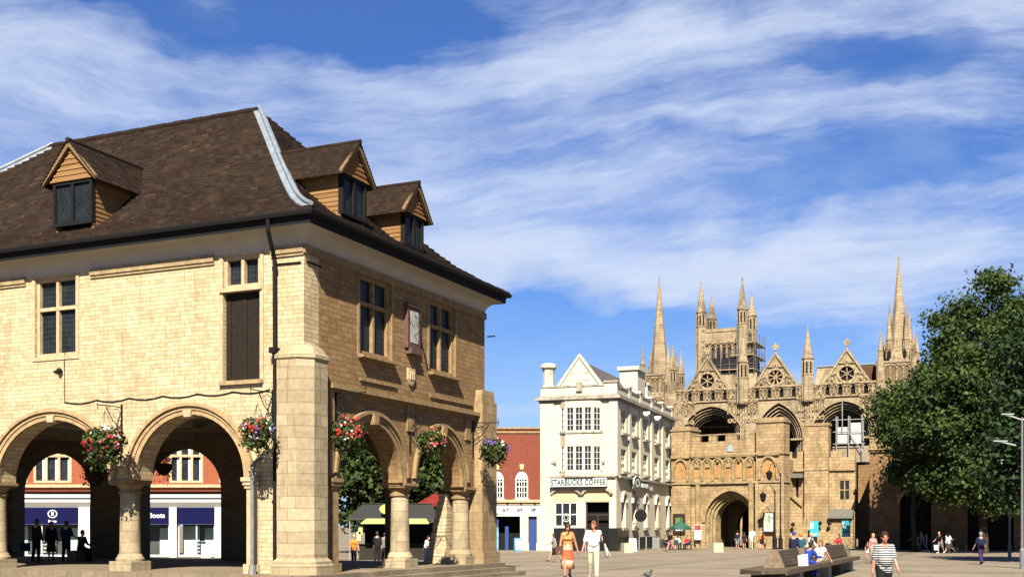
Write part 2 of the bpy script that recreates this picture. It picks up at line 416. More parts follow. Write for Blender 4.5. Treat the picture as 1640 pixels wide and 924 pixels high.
M_brick = masonry('red brick', (.20,.040,.026), (.25,.058,.033), (.20,.10,.07), .225, .075, .008, .3, .15, wear=(.24,.06,.04))
M_obrick = masonry('orange brick', (.30,.065,.028), (.36,.095,.04), (.27,.15,.09), .225, .075, .008, .3, .1, wear=(.3,.09,.05))
M_cream = masonry('cream faience', (.66,.60,.46), (.70,.64,.50), (.50,.44,.32), 1.1, .46, .006, .12, .22, rough=.6, wear=(.46,.40,.28), ws=.5, streak=.42, scol=(.36,.31,.22))
M_creamd = plain('dark cornice cream', (.34,.31,.26), .8, 0, .45, 2.5, .2)
M_wood = plain('bench timber', (.12,.092,.066), .75, 0, .35, 8, .3)
M_conc = plain('concrete', (.46,.42,.35), .9, 0, .15, 5, .3)
M_grey = plain('galvanised steel', (.42,.44,.45), .45, .3, .1)
# ---------------------------------------------------------------- ground
def make_ground():
    m, t, b = base('square paving')
    tc_ = t.new('ShaderNodeTexCoord')
    mp = t.new('ShaderNodeMapping'); t.l.new(tc_.outputs['Object'], mp.inputs[0]); mp.inputs['Rotation'].default_value = (0, 0, radians(24))
    br = t.new('ShaderNodeTexBrick'); t.l.new(mp.outputs[0], br.inputs['Vector'])
    for k, v in (('Scale', 1), ('Mortar Size', .012), ('Brick Width', .9), ('Row Height', .6)): br.inputs[k].default_value = v
    br.inputs['Color1'].default_value = (.25,.19,.115,1); br.inputs['Color2'].default_value = (.30,.23,.145,1); br.inputs['Mortar'].default_value = (.14,.105,.07,1)
    b2 = t.new('ShaderNodeTexBrick'); t.l.new(mp.outputs[0], b2.inputs['Vector']); b2.offset = 0     # darker bands laid in the paving
    for k, v in (('Scale', 1), ('Mortar Size', .45), ('Brick Width', 9.0), ('Row Height', 7.0)): b2.inputs[k].default_value = v
    c = t.mix(t.m('MULTIPLY', b2.outputs['Fac'], .7), br.outputs['Color'], (.15,.115,.08))
    n = t.noise(tc_.outputs['Object'], .22, 6, .65, .6)
    g = t.maprange(n, .3, .7, .72, 1.22)
    c = t.mix(1.0, c, t.comb(g, g, g), 'MULTIPLY')
    sp_ = t.noise(tc_.outputs['Object'], 1.7, 5, .7)
    c = t.mix(t.maprange(sp_, .58, .70, 0, .5), c, (.10,.08,.06))
    c = t.mix(1.0, c, (.43, .455, .48), 'MULTIPLY')
    t.l.new(c, b.inputs['Base Color']); b.inputs['Roughness'].default_value = .85
    bp = t.new('ShaderNodeBump'); bp.inputs['Strength'].default_value = .25; bp.inputs['Distance'].default_value = .02
    t.l.new(t.m('SUBTRACT', t.m('MULTIPLY', sp_, .6), br.outputs['Fac']), bp.inputs['Height']); t.l.new(bp.outputs[0], b.inputs['Normal'])
    xs = [-4000, -1500, -600, -250, -120]+[x*2.0-70 for x in range(71)]+[120, 250, 600, 1500, 4000]
    ys = [-4000, -1000, -300, -100]+[y*2.0-40 for y in range(101)]+[220, 300, 500, 1000, 2500, 5000]
    mb = MB()
    n_ = len(xs)
    mb.v = [(x, y, G(x, y)) for y in ys for x in xs]
    for j in range(len(ys)-1):
        for i in range(n_-1): mb.f.append([j*n_+i, j*n_+i+1, (j+1)*n_+i+1, (j+1)*n_+i]); mb.mi.append(0)
    o = mb.build('ground', m, None, True)
    tag(o, kind='structure')
make_ground()

# ---------------------------------------------------------------- guildhall
GX, GY = 12.8, 26.3
GA = atan2(.9116, .4112)
gh = thing('guildhall', 'stone market hall on arched columns with brown tiled hipped roof and dormers', 'market hall', ((487-820)/F*36, 36, 0), GA)
def win_bars(mb, f, u0, u1, v0, v1, us, vs, wd=.12, w0=-.22, w1=-.06):
    mb.fbox(f, u0-.0, u0+wd, v0, v1, w0, w1); mb.fbox(f, u1-wd, u1, v0, v1, w0, w1)
    mb.fbox(f, u0+wd, u1-wd, v1-wd, v1, w0, w1); mb.fbox(f, u0+wd, u1-wd, v0, v0+wd, w0, w1)
    for u in us: mb.fbox(f, u-wd/2, u+wd/2, v0+wd, v1-wd, w0, w1)
    for v in vs: mb.fbox(f, u0+wd, u1-wd, v-wd/2, v+wd/2, w0+.003, w1+.012)
def rect(u0, u1, v0, v1): return [(u0,v0),(u1,v0),(u1,v1),(u0,v1)]
FZ = .13; SP = 3.15; WT = 10.25
def guildhall():
    th = .8
    wl = MB()
    arches_l = [(4.42, 2.2, 2.08), (10.3, 2.55, 2.12), (16.35, 2.55, 2.12), (22.1, 2.2, 2.1)]
    o = [(0, FZ), (2.0, FZ), (2.0, SP)]
    for c, a, b in arches_l: o += list(reversed(arc(c, SP, a, b, 22)))
    o += [(24.3, SP), (24.3, FZ), (GY, FZ), (GY, WT), (0, WT)]
    lw = [(9.2, 11.06, 7.42, 10.12), (14.6, 16.5, 7.42, 10.12), (20.4, 22.3, 7.42, 10.12)]
    dr = (1.63, 3.05, 6.2, 10.14)
    wl.panel(o, [rect(*q) for q in lw]+[rect(*dr)], fl, -th, 0)
    arches_r = [(3.98, 2.05, 1.98), (8.97, 1.85, 1.95)]
    o = [(th, FZ), (1.75, FZ), (1.75, SP)]
    for c, a, b in arches_r: o += list(reversed(arc(c, SP, a, b, 22)))
    o += [(11.9, SP), (11.9, FZ), (GX, FZ), (GX, WT), (th, WT)]
    rw = [(3.2, 5.28, 7.36, 9.98), (8.07, 10.15, 7.36, 9.98)]
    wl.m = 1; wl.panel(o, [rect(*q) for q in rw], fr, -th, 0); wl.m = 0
    # back wall with three openings and end wall
    fb = lambda u, v, w_: (GX+w_, u, v)
    o = [(th, FZ)]
    for c, a in ((2.3, 1.35), (6.3, 2.1), (14.95, 2.35), (22.7, 2.5)):
        o += [(c-a, FZ)]+list(reversed(arc(c, 3.3, a, 1.85, 18)))+[(c+a, FZ)]
    o += [(GY-th, FZ), (GY-th, WT), (th, WT)]
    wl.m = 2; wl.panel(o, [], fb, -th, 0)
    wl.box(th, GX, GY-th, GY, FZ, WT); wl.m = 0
    wl.build('wall', [M_wall, M_wallb, M_inshade], gh)
    f_ = MB(); f_.box(-.63, GX+.63, -.63, GY+.63, -.9, FZ)
    f_.build('floor', M_floor, gh)
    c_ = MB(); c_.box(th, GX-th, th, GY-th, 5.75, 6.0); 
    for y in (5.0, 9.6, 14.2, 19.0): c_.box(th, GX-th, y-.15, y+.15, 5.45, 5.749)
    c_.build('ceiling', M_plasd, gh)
    st = MB()
    for i in range(1, 5):
        e = .63+.32*i; z = FZ-.175*i
        st.box(-e, GX+e, -e, -e+.32, z-.7, z); st.box(-e, -e+.32, -e+.32, GY+e, z-.7, z)
        st.box(-e+.32, GX+e, GY+e-.32, GY+e, z-.7, z); st.box(GX+e-.32, GX+e, -e+.32, GY+e-.32, z-.7, z)
    st.build('steps', M_floor, gh)
    # columns
    def column(x, y, cm=None):
        mb = MB()
        mb.box(x-.47, x+.47, y-.47, y+.47, FZ, FZ+.32)
        mb.lathe([(.46, FZ+.32), (.47, FZ+.40), (.42, FZ+.46), (.40, FZ+.52), (.36, FZ+.56), (.345, FZ+.66), (.335, 1.6), (.315, 2.70)], 28, (x, y, 0))
        mb.m = 1; mb.lathe([(.318, 2.68), (.375, 2.695), (.375, 2.77), (.335, 2.79), (.345, 2.87), (.435, 2.965), (.455, 2.984)], 28, (x, y, 0)); mb.box(x-.47, x+.47, y-.47, y+.47, 2.985, 3.05); mb.box(x-.5, x+.5, y-.5, y+.5, 3.053, SP-.002)
        mb.build('column', [M_ash, M_trimr], gh, 'auto')
    for y in (7.22, 13.33, 19.4): column(.4, y)
    for x in (6.6, 11.42): column(x, .4)
    cb = MB(); cb.box(6.3, 6.9, th, GY-th, 5.3, 5.44)
    cb.build('spine_beam', M_inshade, gh)
    # responds (half piers with impost caps)
    for f, u0, u1 in ((fl, 1.7, 2.12), (fl, 24.2, 24.6), (fr, 1.45, 1.86), (fr, 11.95, 12.4)):
        rs = MB(); rs.fbox(f, u0, u1, FZ, 2.8, -.7, .05)
        rs.fbox(f, u0-.05, u1+.06, 2.8, 2.9, -.75, .09); rs.fbox(f, u0-.08, u1+.10, 2.903, 3.02, -.78, .13); rs.fbox(f, u0-.11, u1+.14, 3.023, SP-.003, -.80, .17)
        rs.fbox(f, u0-.06, u1+.08, FZ+.002, FZ+.3, -.74, .12)
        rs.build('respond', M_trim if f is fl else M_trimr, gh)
    # arch mouldings
    for f, lst in ((fl, arches_l), (fr, arches_r)):
        for c, a, b in lst:
            mo = MB(); n = 26
            mo.ring(arc(c, SP, a-.02, b-.02, n), arc(c, SP, a+.13, b+.13, n), f, -.10, .035)
            mo.ring(arc(c, SP, a+.133, b+.133, n), arc(c, SP, a+.25, b+.24, n), f, -.05, .075)
            mo.ring(arc(c, SP+.05, a+.253, b+.2, n, .06, pi-.06), arc(c, SP+.05, a+.37, b+.31, n, .06, pi-.06), f, -.05, .15)
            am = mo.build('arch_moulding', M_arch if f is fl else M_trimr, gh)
            k = MB(); kz = SP+b
            kh = .16 if f is fl else .34
            k.panel([(c-.13, kz-.10), (c+.13, kz-.10), (c+.17, kz-.02+kh*.9), (c-.17, kz-.02+kh*.9)], [], f, -.2, .11 if f is fl else .22)
            k.build('keystone', M_trim if f is fl else M_trimr, am)
    # corner piers
    def pier(x0, x1, y0, y1, ch, ztop):
        def pl(e):
            X0, X1, Y0, Y1, c = x0-e, x1+e, y0-e, y1+e, ch+e*.4
            return [(X0+c, Y0), (X1-.02, Y0), (X1, Y1), (X0, Y1), (X0, Y0+c)]
        mb = MB()
        prof = [(.14, FZ+.0), (.14, FZ+.28), (.10, FZ+.32), (.10, FZ+.40), (.03, FZ+.47), (0, FZ+.5), (0, ztop-.5), (.05, ztop-.44), (.05, ztop-.34), (-.02, ztop-.28), (-.1, ztop-.12), (-.3, ztop+.05)]
        vs = []; fs = []
        for e, z in prof: vs += [(px_, py_, z) for px_, py_ in pl(e)]
        n = 5
        for j in range(len(prof)-1):
            for i in range(n): fs.append((j*n+i, j*n+(i+1) % n, (j+1)*n+(i+1) % n, (j+1)*n+i))
        fs.append(tuple(range(n))); fs.append(tuple((len(prof)-1)*n+i for i in range(n)))
        mb.add(vs, fs); return mb
    pier(-.36, .78, -.36, .76, .38, 7.2).build('corner_pier', M_ash, gh)
    p2 = MB(); p2.fbox(fr, 11.85, 13.2, FZ, 6.6, -.9, .36); p2.fbox(fr, 11.75, 13.3, FZ+.002, FZ+.45, -1, .46)
    p2.panel([(11.9, 6.602), (13.15, 6.602), (13.05, 7.05), (12.0, 7.05)], [], fr, -.8, .3)
    p2.build('corner_pier', M_ashb, gh)
    # rough battered buttress standing at the back of the arcade
    ro = MB(); rr = random.Random(4)
    for i in range(9):
        z0 = FZ+i*.31; k = .085*i; j = rr.uniform(-.05, .05)
        ro.box(11.0+j, 11.95, .82, 1.75-k*.9+j, z0, z0+.30)
    ro.build('buttress', M_wall, gh)
    # string course, frieze
    sc = MB(); sc.fbox(fr, 1.25, 12.4, 5.9, 5.98, -.05, .10); sc.fbox(fr, 1.22, 12.43, 5.983, 6.12, -.05, .27)
    sc.fbox(fr, 1.35, 1.6, 3.3, 5.897, -.04, .07); sc.fbox(fr, 6.35, 6.85, 5.0, 5.897, -.04, .06); sc.fbox(fr, 11.0, 11.4, 5.0, 5.897, -.04, .06)
    sc.fbox(fr, 3.2, 5.6, 6.45, 6.53, -.04, .06); sc.fbox(fr, 8.1, 11.6, 6.38, 6.46, -.04, .06)
    sc.build('string_course', M_trimr, gh)
    for u0, u1 in ((.0, 1.2), (3.4, 8.55), (11.5, 14.2), (16.9, 20.0)):
        fz = MB(); fz.fbox(fl, u0, u1, 9.93, 10.02, -.04, .05); fz.fbox(fl, u0, u1, 10.023, 10.24, -.04, .09); fz.build('frieze', M_trimd, gh)
    fz = MB(); fz.fbox(fr, -.06, 12.85, 9.99, 10.24, -.04, .07)
    fz.build('frieze', M_trimr, gh)
    # windows
    def window(f, q, sill=False):
        u0, u1, v0, v1 = q; e = .13
        mb = MB(); um = (u0+u1)/2
        win_bars(mb, f, u0, u1, v0, v1, [um], [9.06], .12, -.32, -.08)
        mb.fbox(f, u0-e, u0-.003, v0-e, v1+e*.6, -.1, .035); mb.fbox(f, u1+.003, u1+e, v0-e, v1+e*.6, -.1, .035)
        mb.fbox(f, u0-.003, u1+.003, v0-e, v0-.003, -.1, .035); mb.fbox(f, u0-.003, u1+.003, v1+.003, v1+e*.6, -.1, .035)
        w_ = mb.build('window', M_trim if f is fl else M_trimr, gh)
        p = MB(); p.fbox(f, u0+.05, u1-.05, v0+.05, v1-.05, -.235, -.21); p.build('pane', M_lglass, w_)
        if sill:
            s_ = MB(); s_.panel([(-.02, v0-.17), (.24, v0-.15), (.24, v0-.08), (-.02, v0-.01)], [], (lambda a, b, c: f(c, b, a)), u0-.1, u1+.15); s_.build('sill', M_trimr, w_)
    for q in lw: window(fl, q)
    for q in rw: window(fr, q, True)
    d = MB(); u0, u1, v0, v1 = dr
    win_bars(d, fl, u0, u1, 9.12, v1, [(u0+u1)/2], [], .12, -.30, -.05)
    d.fbox(fl, u0-.14, u0-.003, v0-.1, v1+.05, -.1, .04); d.fbox(fl, u1+.003, u1+.14, v0-.1, v1+.05, -.1, .04)
    d.fbox(fl, u0-.1, u1+.1, 9.0, 9.118, -.25, .10)
    dw = d.build('window', M_trim, gh)
    p = MB(); p.fbox(fl, u0+.05, u1-.05, 9.13, v1-.03, -.235, -.21); p.build('pane', M_lglass, dw)
    d = MB(); n = 7
    for i in range(n):
        a = lerp(u0, u1, i/n); d.fbox(fl, a+.006, a+(u1-u0)/n-.006, v0, 8.998, -.2-.01*(i % 2), -.14-.008*(i % 3))
    d.fbox(fl, u0, u1, v0, 8.99, -.26, -.21)
    dd = d.build('taking_in_door', M_door, gh)
    d = MB(); d.fbox(fl, u0-.12, u1+.1, v0-.13, v0-.002, -.3, .12); d.build('sill', M_trimd, dd)
    # cove, eaves board with gutter
    OV = .60
    def rectring(e): return [(-e, -e), (GX+e, -e), (GX+e, GY+e), (-e, GY+e)]
    def ringsurf(mb, prof):
        vs = []; fs = []
        for e, z in prof: vs += [(x, y, z) for x, y in rectring(e)]
        for j in range(len(prof)-1):
            for i in range(4): fs.append((4*j+i, 4*j+(i+1) % 4, 4*j+4+(i+1) % 4, 4*j+4+i))
        mb.add(vs, fs)
    cv = MB(); pr = [(.003, 10.2)]
    for i in range(9):
        t_ = pi/2*i/8; pr.append((.004+OV*(1-cos(t_)), 10.2+.52*sin(t_)))
    pr += [(OV, 10.86), (.0, 10.86)]
    ringsurf(cv, pr); cv.build('plaster_cove', M_plas, gh, 'auto')
    gt = MB(); ringsurf(gt, [(OV-.05, 10.73), (OV+.05, 10.70), (OV+.06, 10.93), (OV+.10, 10.95), (OV+.21, 10.94), (OV+.24, 11.03), (OV+.24, 11.08), (OV+.1, 11.11), (OV-.3, 11.09)])
    gt.build('gutter', M_black, gh)
    # roof
    E0 = .78; HW = 6.4+E0; HL = 9.5+E0
    prof = [(0, 11.10), (.65, 11.40), (1.6, 11.98), (2.46, 12.72), (3.6, 13.80), (HW, 17.35)]
    def Z(d):
        for (a, za), (b, zb) in zip(prof, prof[1:]):
            if d <= b: return lerp(za, zb, (d-a)/(b-a))
        return prof[-1][1]
    def inv(z):
        return next((i*.02 for i in range(400) if Z(i*.02) >= z), HW)
    def corners(d, up=0):
        k = d/HW; z = Z(d)+up
        x0, x1 = -E0+d, GX+E0-d; y0, y1 = -E0+d, GY+E0-HL*k
        return [(x0, y0, z), (x1, y0, z), (x1, y1, z), (x0, y1, z)]
    rf = MB(); tint = []
    NR = 44; rng = random.Random(3)
    ds = [HW*i/NR for i in range(NR+1)]
    for i in range(NR):
        lo = corners(ds[i], .062); hi = corners(ds[i+1], .0); base_ = corners(ds[i], -.02)
        for k in range(4):
            A, B, A2, B2, A0, B0 = (Vector(q) for q in (lo[k], lo[(k+1) % 4], hi[k], hi[(k+1) % 4], base_[k], base_[(k+1) % 4]))
            L = (B-A).length
            if L < .05: continue
            n = max(1, int(L/.26)) if k in (0, 3) else max(1, int(L/2))
            dirv = (A2-A); dirv = Vector((0, 0, 0)) if dirv.length == 0 else dirv
            for j in range(n):
                t0, t1 = j/n, (j+1)/n
                jz = rng.uniform(-.012, .022); p0, p1 = A.lerp(B, t0), A.lerp(B, t1); q0, q1 = A2.lerp(B2, t0), A2.lerp(B2, t1); r0, r1 = A0.lerp(B0, t0), A0.lerp(B0, t1)
                dj = rng.uniform(-.02, .03); sl_ = (q0-p0)*dj
                p0 = p0+Vector((0, 0, jz))+sl_; p1 = p1+Vector((0, 0, jz))+sl_
                rf.add([p0, p1, q1, q0, r0, r1], [(0, 1, 2, 3), (4, 5, 1, 0)])
                tv = min(1, max(0, rng.gauss(.5, .22))); 
                if rng.random() < .03: tv = 1.0
                tint += [tv, tv]
    ro_ = rf.build('roof', M_tile, gh, False, False); set_tint(ro_, tint)
    rt = MB(); y = 6.35
    while y < 16.7:
        rt.tube([(6.4, y, 17.33), (6.4, y+.47, 17.33)], .15+.012*(int(y*7) % 2), 10); y += .45
    rt.build('ridge_tile', M_tile, ro_)
    for k in (0, 3):     # lead strips laid over the two front hips
        lf = MB(); pts = [corners(d_, .085)[k] for d_ in [HW*i/16 for i in range(17)]]
        sy = 1 if k == 0 else -1
        for (a, b) in zip(pts, pts[1:]):
            da = [Vector((0, sy*.29, 0)), Vector((.29, 0, 0))]
            for v_ in da:
                n_ = Vector((0, 0, .0))
                lf.add([a, b, Vector(b)+v_+n_, Vector(a)+v_+n_, Vector(a)+v_-Vector((0,0,.08)), Vector(b)+v_-Vector((0,0,.08))], [(0, 1, 2, 3), (3, 2, 5, 4)])
        lf.tube([Vector(q)+Vector((0, 0, .05)) for q in pts], .07, 8)
        lf.build('lead_hip', M_lead, ro_)
    # dormers
    def dormer(f, uc, wd, zb, zt, za, back):
        """f(u, v, w): w outward, 0 at the window plane"""
        h = wd/2; ov = .20
        ck = MB(); tn = []
        for s_ in (-1, 1):
            z = zb-.25
            while z < zt-.02:
                a, b = sorted((uc+s_*h, uc+s_*(h-.1))); jj = .018*s_
                ck.fbox(f, a, b, z, min(z+.16, zt), -back, -.09+.0)
                ck.fbox(f, min(uc+s_*h, uc+s_*h+jj), max(uc+s_*h, uc+s_*h+jj), z, min(z+.06, zt), -back, -.09)
                z += .16
        for s_ in (-1, 1): pass
        o_ = ck.build('dormer', M_hung, gh)
        set_tint(o_, [random.random() for _ in o_.data.polygons])
        fr_ = MB(); win_bars(fr_, f, uc-h-.02, uc+h+.02, zb-.05, zt, [uc], [], .11, -.16, .02)
        wo = fr_.build('window', M_black, o_)
        p = MB(); p.fbox(f, uc-h+.05, uc+h-.05, zb, zt-.05, -.085, -.06); p.build_ = None
        # pane belongs to the window: one sheet joined to the same mesh with its own material
        pm = MB(); pm.v = [tuple(v.co) for v in wo.data.vertices]; pm.f = [list(q.vertices) for q in wo.data.polygons]; pm.mi = [0]*len(pm.f); pm.m = 1
        pm.fbox(f, uc-h+.05, uc+h-.05, zb, zt-.05, -.085, -.06)
        bpy.data.objects.remove(wo); pm.build('window', [M_black, M_dglass], o_)
        ga = MB(); n = 6; tn = []
        for i in range(n):
            z0, z1 = lerp(zt, za-.12, i/n), lerp(zt, za-.12, (i+1)/n)
            a0, a1 = (h+.12)*(1-i/n), (h+.12)*(1-(i+.98)/n)
            ga.panel([(uc-a0, z0), (uc+a0, z0), (uc+a1, z1), (uc-a1, z1)], [], f, -.12, .05-.0)
            ga.panel([(uc-a0, z0), (uc+a0, z0), (uc+lerp(a0,a1,.35), lerp(z0,z1,.35)), (uc-lerp(a0,a1,.35), lerp(z0,z1,.35))], [], f, .05, .075)
        g_ = ga.build('gable', M_hung, o_); set_tint(g_, [random.random() for _ in g_.data.polygons])
        bd = MB()
        for s_ in (-1, 1):
            bd.panel([(uc+s_*(h+ov+.14), zt-.14), (uc+s_*(h+ov+.14), zt+.02), (uc, za+.06), (uc, za-.12)][::s_], [], f, .08, .20)
        bd.build('barge_board', plain('barge oak', (.20,.13,.07), .8, 0, .25), o_)
        dr_ = MB(); tn = []; n = 13
        for s_ in (-1, 1):
            for i in range(n):
                k0, k1 = i/n, (i+1)/n
                ua, ub = uc+s_*(h+ov+.17)*(1-k0), uc+s_*(h+ov+.17)*(1-k1)
                z0, z1 = lerp(zt-.12, za+.10, k0)+.05, lerp(zt-.12, za+.10, k1)+.01; bk = inv((z0+z1)/2)-E0-.38+.12
                m = 14
                for j in range(m):
                    wa, wb = lerp(.24, -bk, j/m), lerp(.24, -bk, (j+1)/m); jz = random.uniform(-.012, .016)
                    dr_.add([f(ua, z0+jz, wa), f(ua, z0+jz, wb), f(ub, z1, wb), f(ub, z1, wa), f(ua, z0-.06, wa), f(ua, z0-.06, wb)], [(0,1,2,3), (4,5,1,0)])
                    tv = min(1, max(0, random.gauss(.5, .22))); tn += [tv, tv]
        dr_.tube([f(uc, za+.10, .25), f(uc, za+.10, -(inv(za+.1)-E0-.33))], .09, 8); tn += [.5]*(len(dr_.f)-len(tn))
        q = dr_.build('dormer_roof', M_tile, o_, False, False); set_tint(q, tn)
    fd = lambda u, v, w_: (.38-w_, u, v)
    dormer(fd, 9.75, 1.72, 12.0, 13.48, 14.72, 1.9)
    fd2 = lambda u, v, w_: (u, .38-w_, v)
    dormer(fd2, 3.5, 1.45, 11.95, 13.25, 14.35, 1.9)
    dormer(fd2, 7.6, 1.38, 11.85, 13.0, 14.08, 1.9)
    # pipes
    dp = MB(); dp.tube([(-.74, .80, 10.95), (-.72, .82, 10.6), (-.40, .90, 10.15), (-.16, .98, 9.85), (-.14, .98, 7.0), (-.14, .98, FZ)], .065, 8)
    for z in (9.5, 6.9, 4.6, 2.3): dp.lathe([(.09, z), (.09, z+.12)], 8, (-.14, .98, 0))
    dp.box(-.3, .0, .86, 1.10, 6.95, 7.12)
    dp.build('downpipe', M_black, gh)
    dp = MB(); dp.tube([(-.42, 1.62, FZ), (-.42, 1.62, 3.3), (-.3, 1.62, 3.6), (.02, 1.62, 3.75)], .06, 8); dp.lathe([(.14, FZ), (.1, FZ+.3)], 8, (-.42, 1.62, 0))
    dp.build('downpipe', plain('old grey pipe', (.17,.17,.17), .6, 0, .2), gh)
    cb = MB(); pts = []
    for i in range(25):
        y = lerp(1.25, 9.7, i/24); pts.append((-.03, y, 5.84-.09*abs(sin(i*pi/4))-.0+.03*(1-i/24)))
    cb.tube(pts, .016, 5); cb.tube([(-.03, 9.7, 5.8), (-.03, 9.72, 8.4)], .01, 5)
    cb.build('cable', M_black, gh); cb = MB(); cb.tube([(-.03, 1.0, 9.72), (-.03, .1, 9.70)], .03, 5); cb.tube([(.1, -.03, 9.75), (.9, -.03, 9.72)], .03, 5)
    cb.build('wall_hook', M_black, gh); cb = MB(); cb.tube([(6.9, -.05, 9.25), (7.9, -.05, 7.35)], .02, 5); cb.build('cable', M_black, gh); cb = MB(); cb.tube([(12.85, -.1, 9.3), (12.85, -.45, 9.3)], .03, 5)
    cb.build('wall_hook', M_black, gh); cb = MB()
    cb.ball((-.12, 9.85, 6.9), .1, 8, 6); cb.tube([(-.02, 10.2, 6.9), (-.12, 9.85, 6.9)], .03, 5)
    cb.build('bell_lamp', M_black, gh)
    # painted dial and shield on the narrower front
    dl = MB(); dl.fbox(fr, 6.2, 7.12, 7.95, 9.42, 0, .16); dl.fbox(fr, 6.14, 7.18, 9.42, 9.52, 0, .22)
    dl.fbox(fr, 6.3, 7.0, 7.75, 7.949, 0, .26)
    so_ = dl.build('wall_dial', plain('dial red', (.10,.04,.034), .7, 0, .25), gh)
    dl = MB(); dl.fbox(fr, 6.38, 6.94, 8.15, 9.28, .15, .175); dl.build('dial_face', plain('dial white', (.40,.41,.38), .7, 0, .2), so_)
    dl = MB()
    for i in range(7):
        a = pi*(.15+.7*i/6); dl.fbox(lambda u, v, w_: fr(6.66+u*cos(a)-v*sin(a), 9.18-u*sin(a)-v*cos(a), w_), .35, .52, -.012, .012, .17, .18)
    dl.tube([fr(6.66, 9.15, .17), fr(6.66, 8.75, .62), fr(6.66, 8.4, .17)], .015, 5)
    dl.build('gnomon', M_black, so_)
    sh = MB(); sh.panel([(6.38, 7.25), (6.38, 6.85), (6.5, 6.68), (6.64, 6.62), (6.78, 6.68), (6.9, 6.85), (6.9, 7.25)], [], fr, 0, .07)
    sh.panel([(6.42, 7.22), (6.42, 6.88), (6.52, 6.73), (6.64, 6.68), (6.76, 6.73), (6.86, 6.88), (6.86, 7.22)][::-1], [], fr, .07, .085)
    for i in range(3): sh.fbox(fr, 6.48+.13*i, 6.54+.13*i, 6.85, 7.15, .085, .12)
    sh.build('shield_plaque', M_trim, gh)
guildhall()
# ---------------------------------------------------------------- abbey church
def jamb_arch(c, a, sp, h, z0, n=10):
    p = pointed(c, sp, a, h, n)
    return [(c+a, z0)]+p+[(c-a, z0)]
def sash(parent, f, u0, u1, v0, v1, nu, nv, fm, gm, bar=.05, fr_=.08, w0=-.16, w1=-.03, name='window', pane=True):
    mb = MB()
    mb.fbox(f, u0, u0+fr_, v0, v1, w0, w1); mb.fbox(f, u1-fr_, u1, v0, v1, w0, w1)
    mb.fbox(f, u0+fr_, u1-fr_, v1-fr_, v1, w0, w1); mb.fbox(f, u0+fr_, u1-fr_, v0, v0+fr_, w0, w1)
    for i in range(1, nu): u = lerp(u0, u1, i/nu); mb.fbox(f, u-bar/2, u+bar/2, v0+fr_, v1-fr_, w0+.004, w1-.006)
    for i in range(1, nv): v = lerp(v0, v1, i/nv); mb.fbox(f, u0+fr_, u1-fr_, v-bar/2, v+bar/2, w0+.007, w1-.003)
    o = mb.build(name, fm, parent)
    if pane:
        p = MB(); p.fbox(f, u0+fr_*.5, u1-fr_*.5, v0+fr_*.5, v1-fr_*.5, (w0+w1)/2-.012, (w0+w1)/2+.002); p.build('pane', gm, o)
    return o
def blind_arcade(mb, f, u0, u1, v0, v1, n, w=.14, r=.10, w0=0.0):
    st = (u1-u0)/n
    for i in range(n+1):
        u = u0+st*i; mb.fbox(f, u-r*.6, u+r*.6, v0, v1-st*.55, w0-.02, w0+w)
    for i in range(n):
        c = u0+st*(i+.5); a = st/2
        mb.m = 1; mb.panel([(c-a*.75, v0+(v1-v0)*.12), (c+a*.75, v0+(v1-v0)*.12)]+pointed(c, v1-st*.55, a*.75, st*.42, 5), [], f, w0-.02, w0+.015); mb.m = 0
        mb.ring(pointed(c, v1-st*.55, a*.72, st*.42, 5), pointed(c, v1-st*.55, a*1.0, st*.55, 5), f, w0-.02, w0+w*.9)
    mb.fbox(f, u0-r, u1+r, v1+.001, v1+r*1.6, w0-.02, w0+w*1.1)
def crockets(mb, c, r, z0, z1, n=7, k=8, s=.14):
    for i in range(1, n):
        t_ = i/n; rr = r*(1-t_)
        for j in range(0, k, 2):
            a = 2*pi*j/k+pi/8; mb.box(c[0]+rr*cos(a)-s/2, c[0]+rr*cos(a)+s/2, c[1]+rr*sin(a)-s/2, c[1]+rr*sin(a)+s/2, lerp(z0, z1, t_)-s*.4, lerp(z0, z1, t_)+s*.4)
def spirelet(parent, x, y, z0, zc, za, r, name='pinnacle', n=8, mat=None, open_=True):
    """shaft with blind lights, a moulded cap and a spire"""
    mb = MB(); c = (x, y, 0)
    mb.lathe([(r, z0), (r, zc-.35*r), (r*1.18, zc-.2*r), (r*1.18, zc), (r*.95, zc+.02), (r*.05, za)], n, c, pi/8)
    mb.lathe([(r*.16, za-.3*r), (r*.18, za), (.02, za+.35*r)], 6, c)
    h = zc-z0
    for i in range(n):
        a = 2*pi*i/n
        mb.tube([(x+r*1.02*cos(a+pi/8), y+r*1.02*sin(a+pi/8), z0+.05), (x+r*1.02*cos(a+pi/8), y+r*1.02*sin(a+pi/8), zc-.5*r)], r*.10, 5)
    for zz in (zc-min(h*.5, 3.2*r), z0+.2): mb.lathe([(r*1.12, zz), (r*1.12, zz+.16*r)], n, c, pi/8)
    o = mb.build(name, mat or M_cath, parent)
    if open_:
        d = MB(); hh = min(h*.5, 3.0*r)
        for i in range(n):
            a = 2*pi*i/n+pi/4*0; ca, sa = cos(a), sin(a); ap = r*cos(pi/8)
            ff = lambda u, v, w_: (x+ca*(ap+w_)-sa*u, y+sa*(ap+w_)+ca*u, v)
            d.panel([(-r*.16, zc-hh+.1*r), (r*.16, zc-hh+.1*r), (r*.16, zc-.9*r), (0, zc-.62*r), (-r*.16, zc-.9*r)], [], ff, -.05, .02)
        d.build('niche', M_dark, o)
    return o
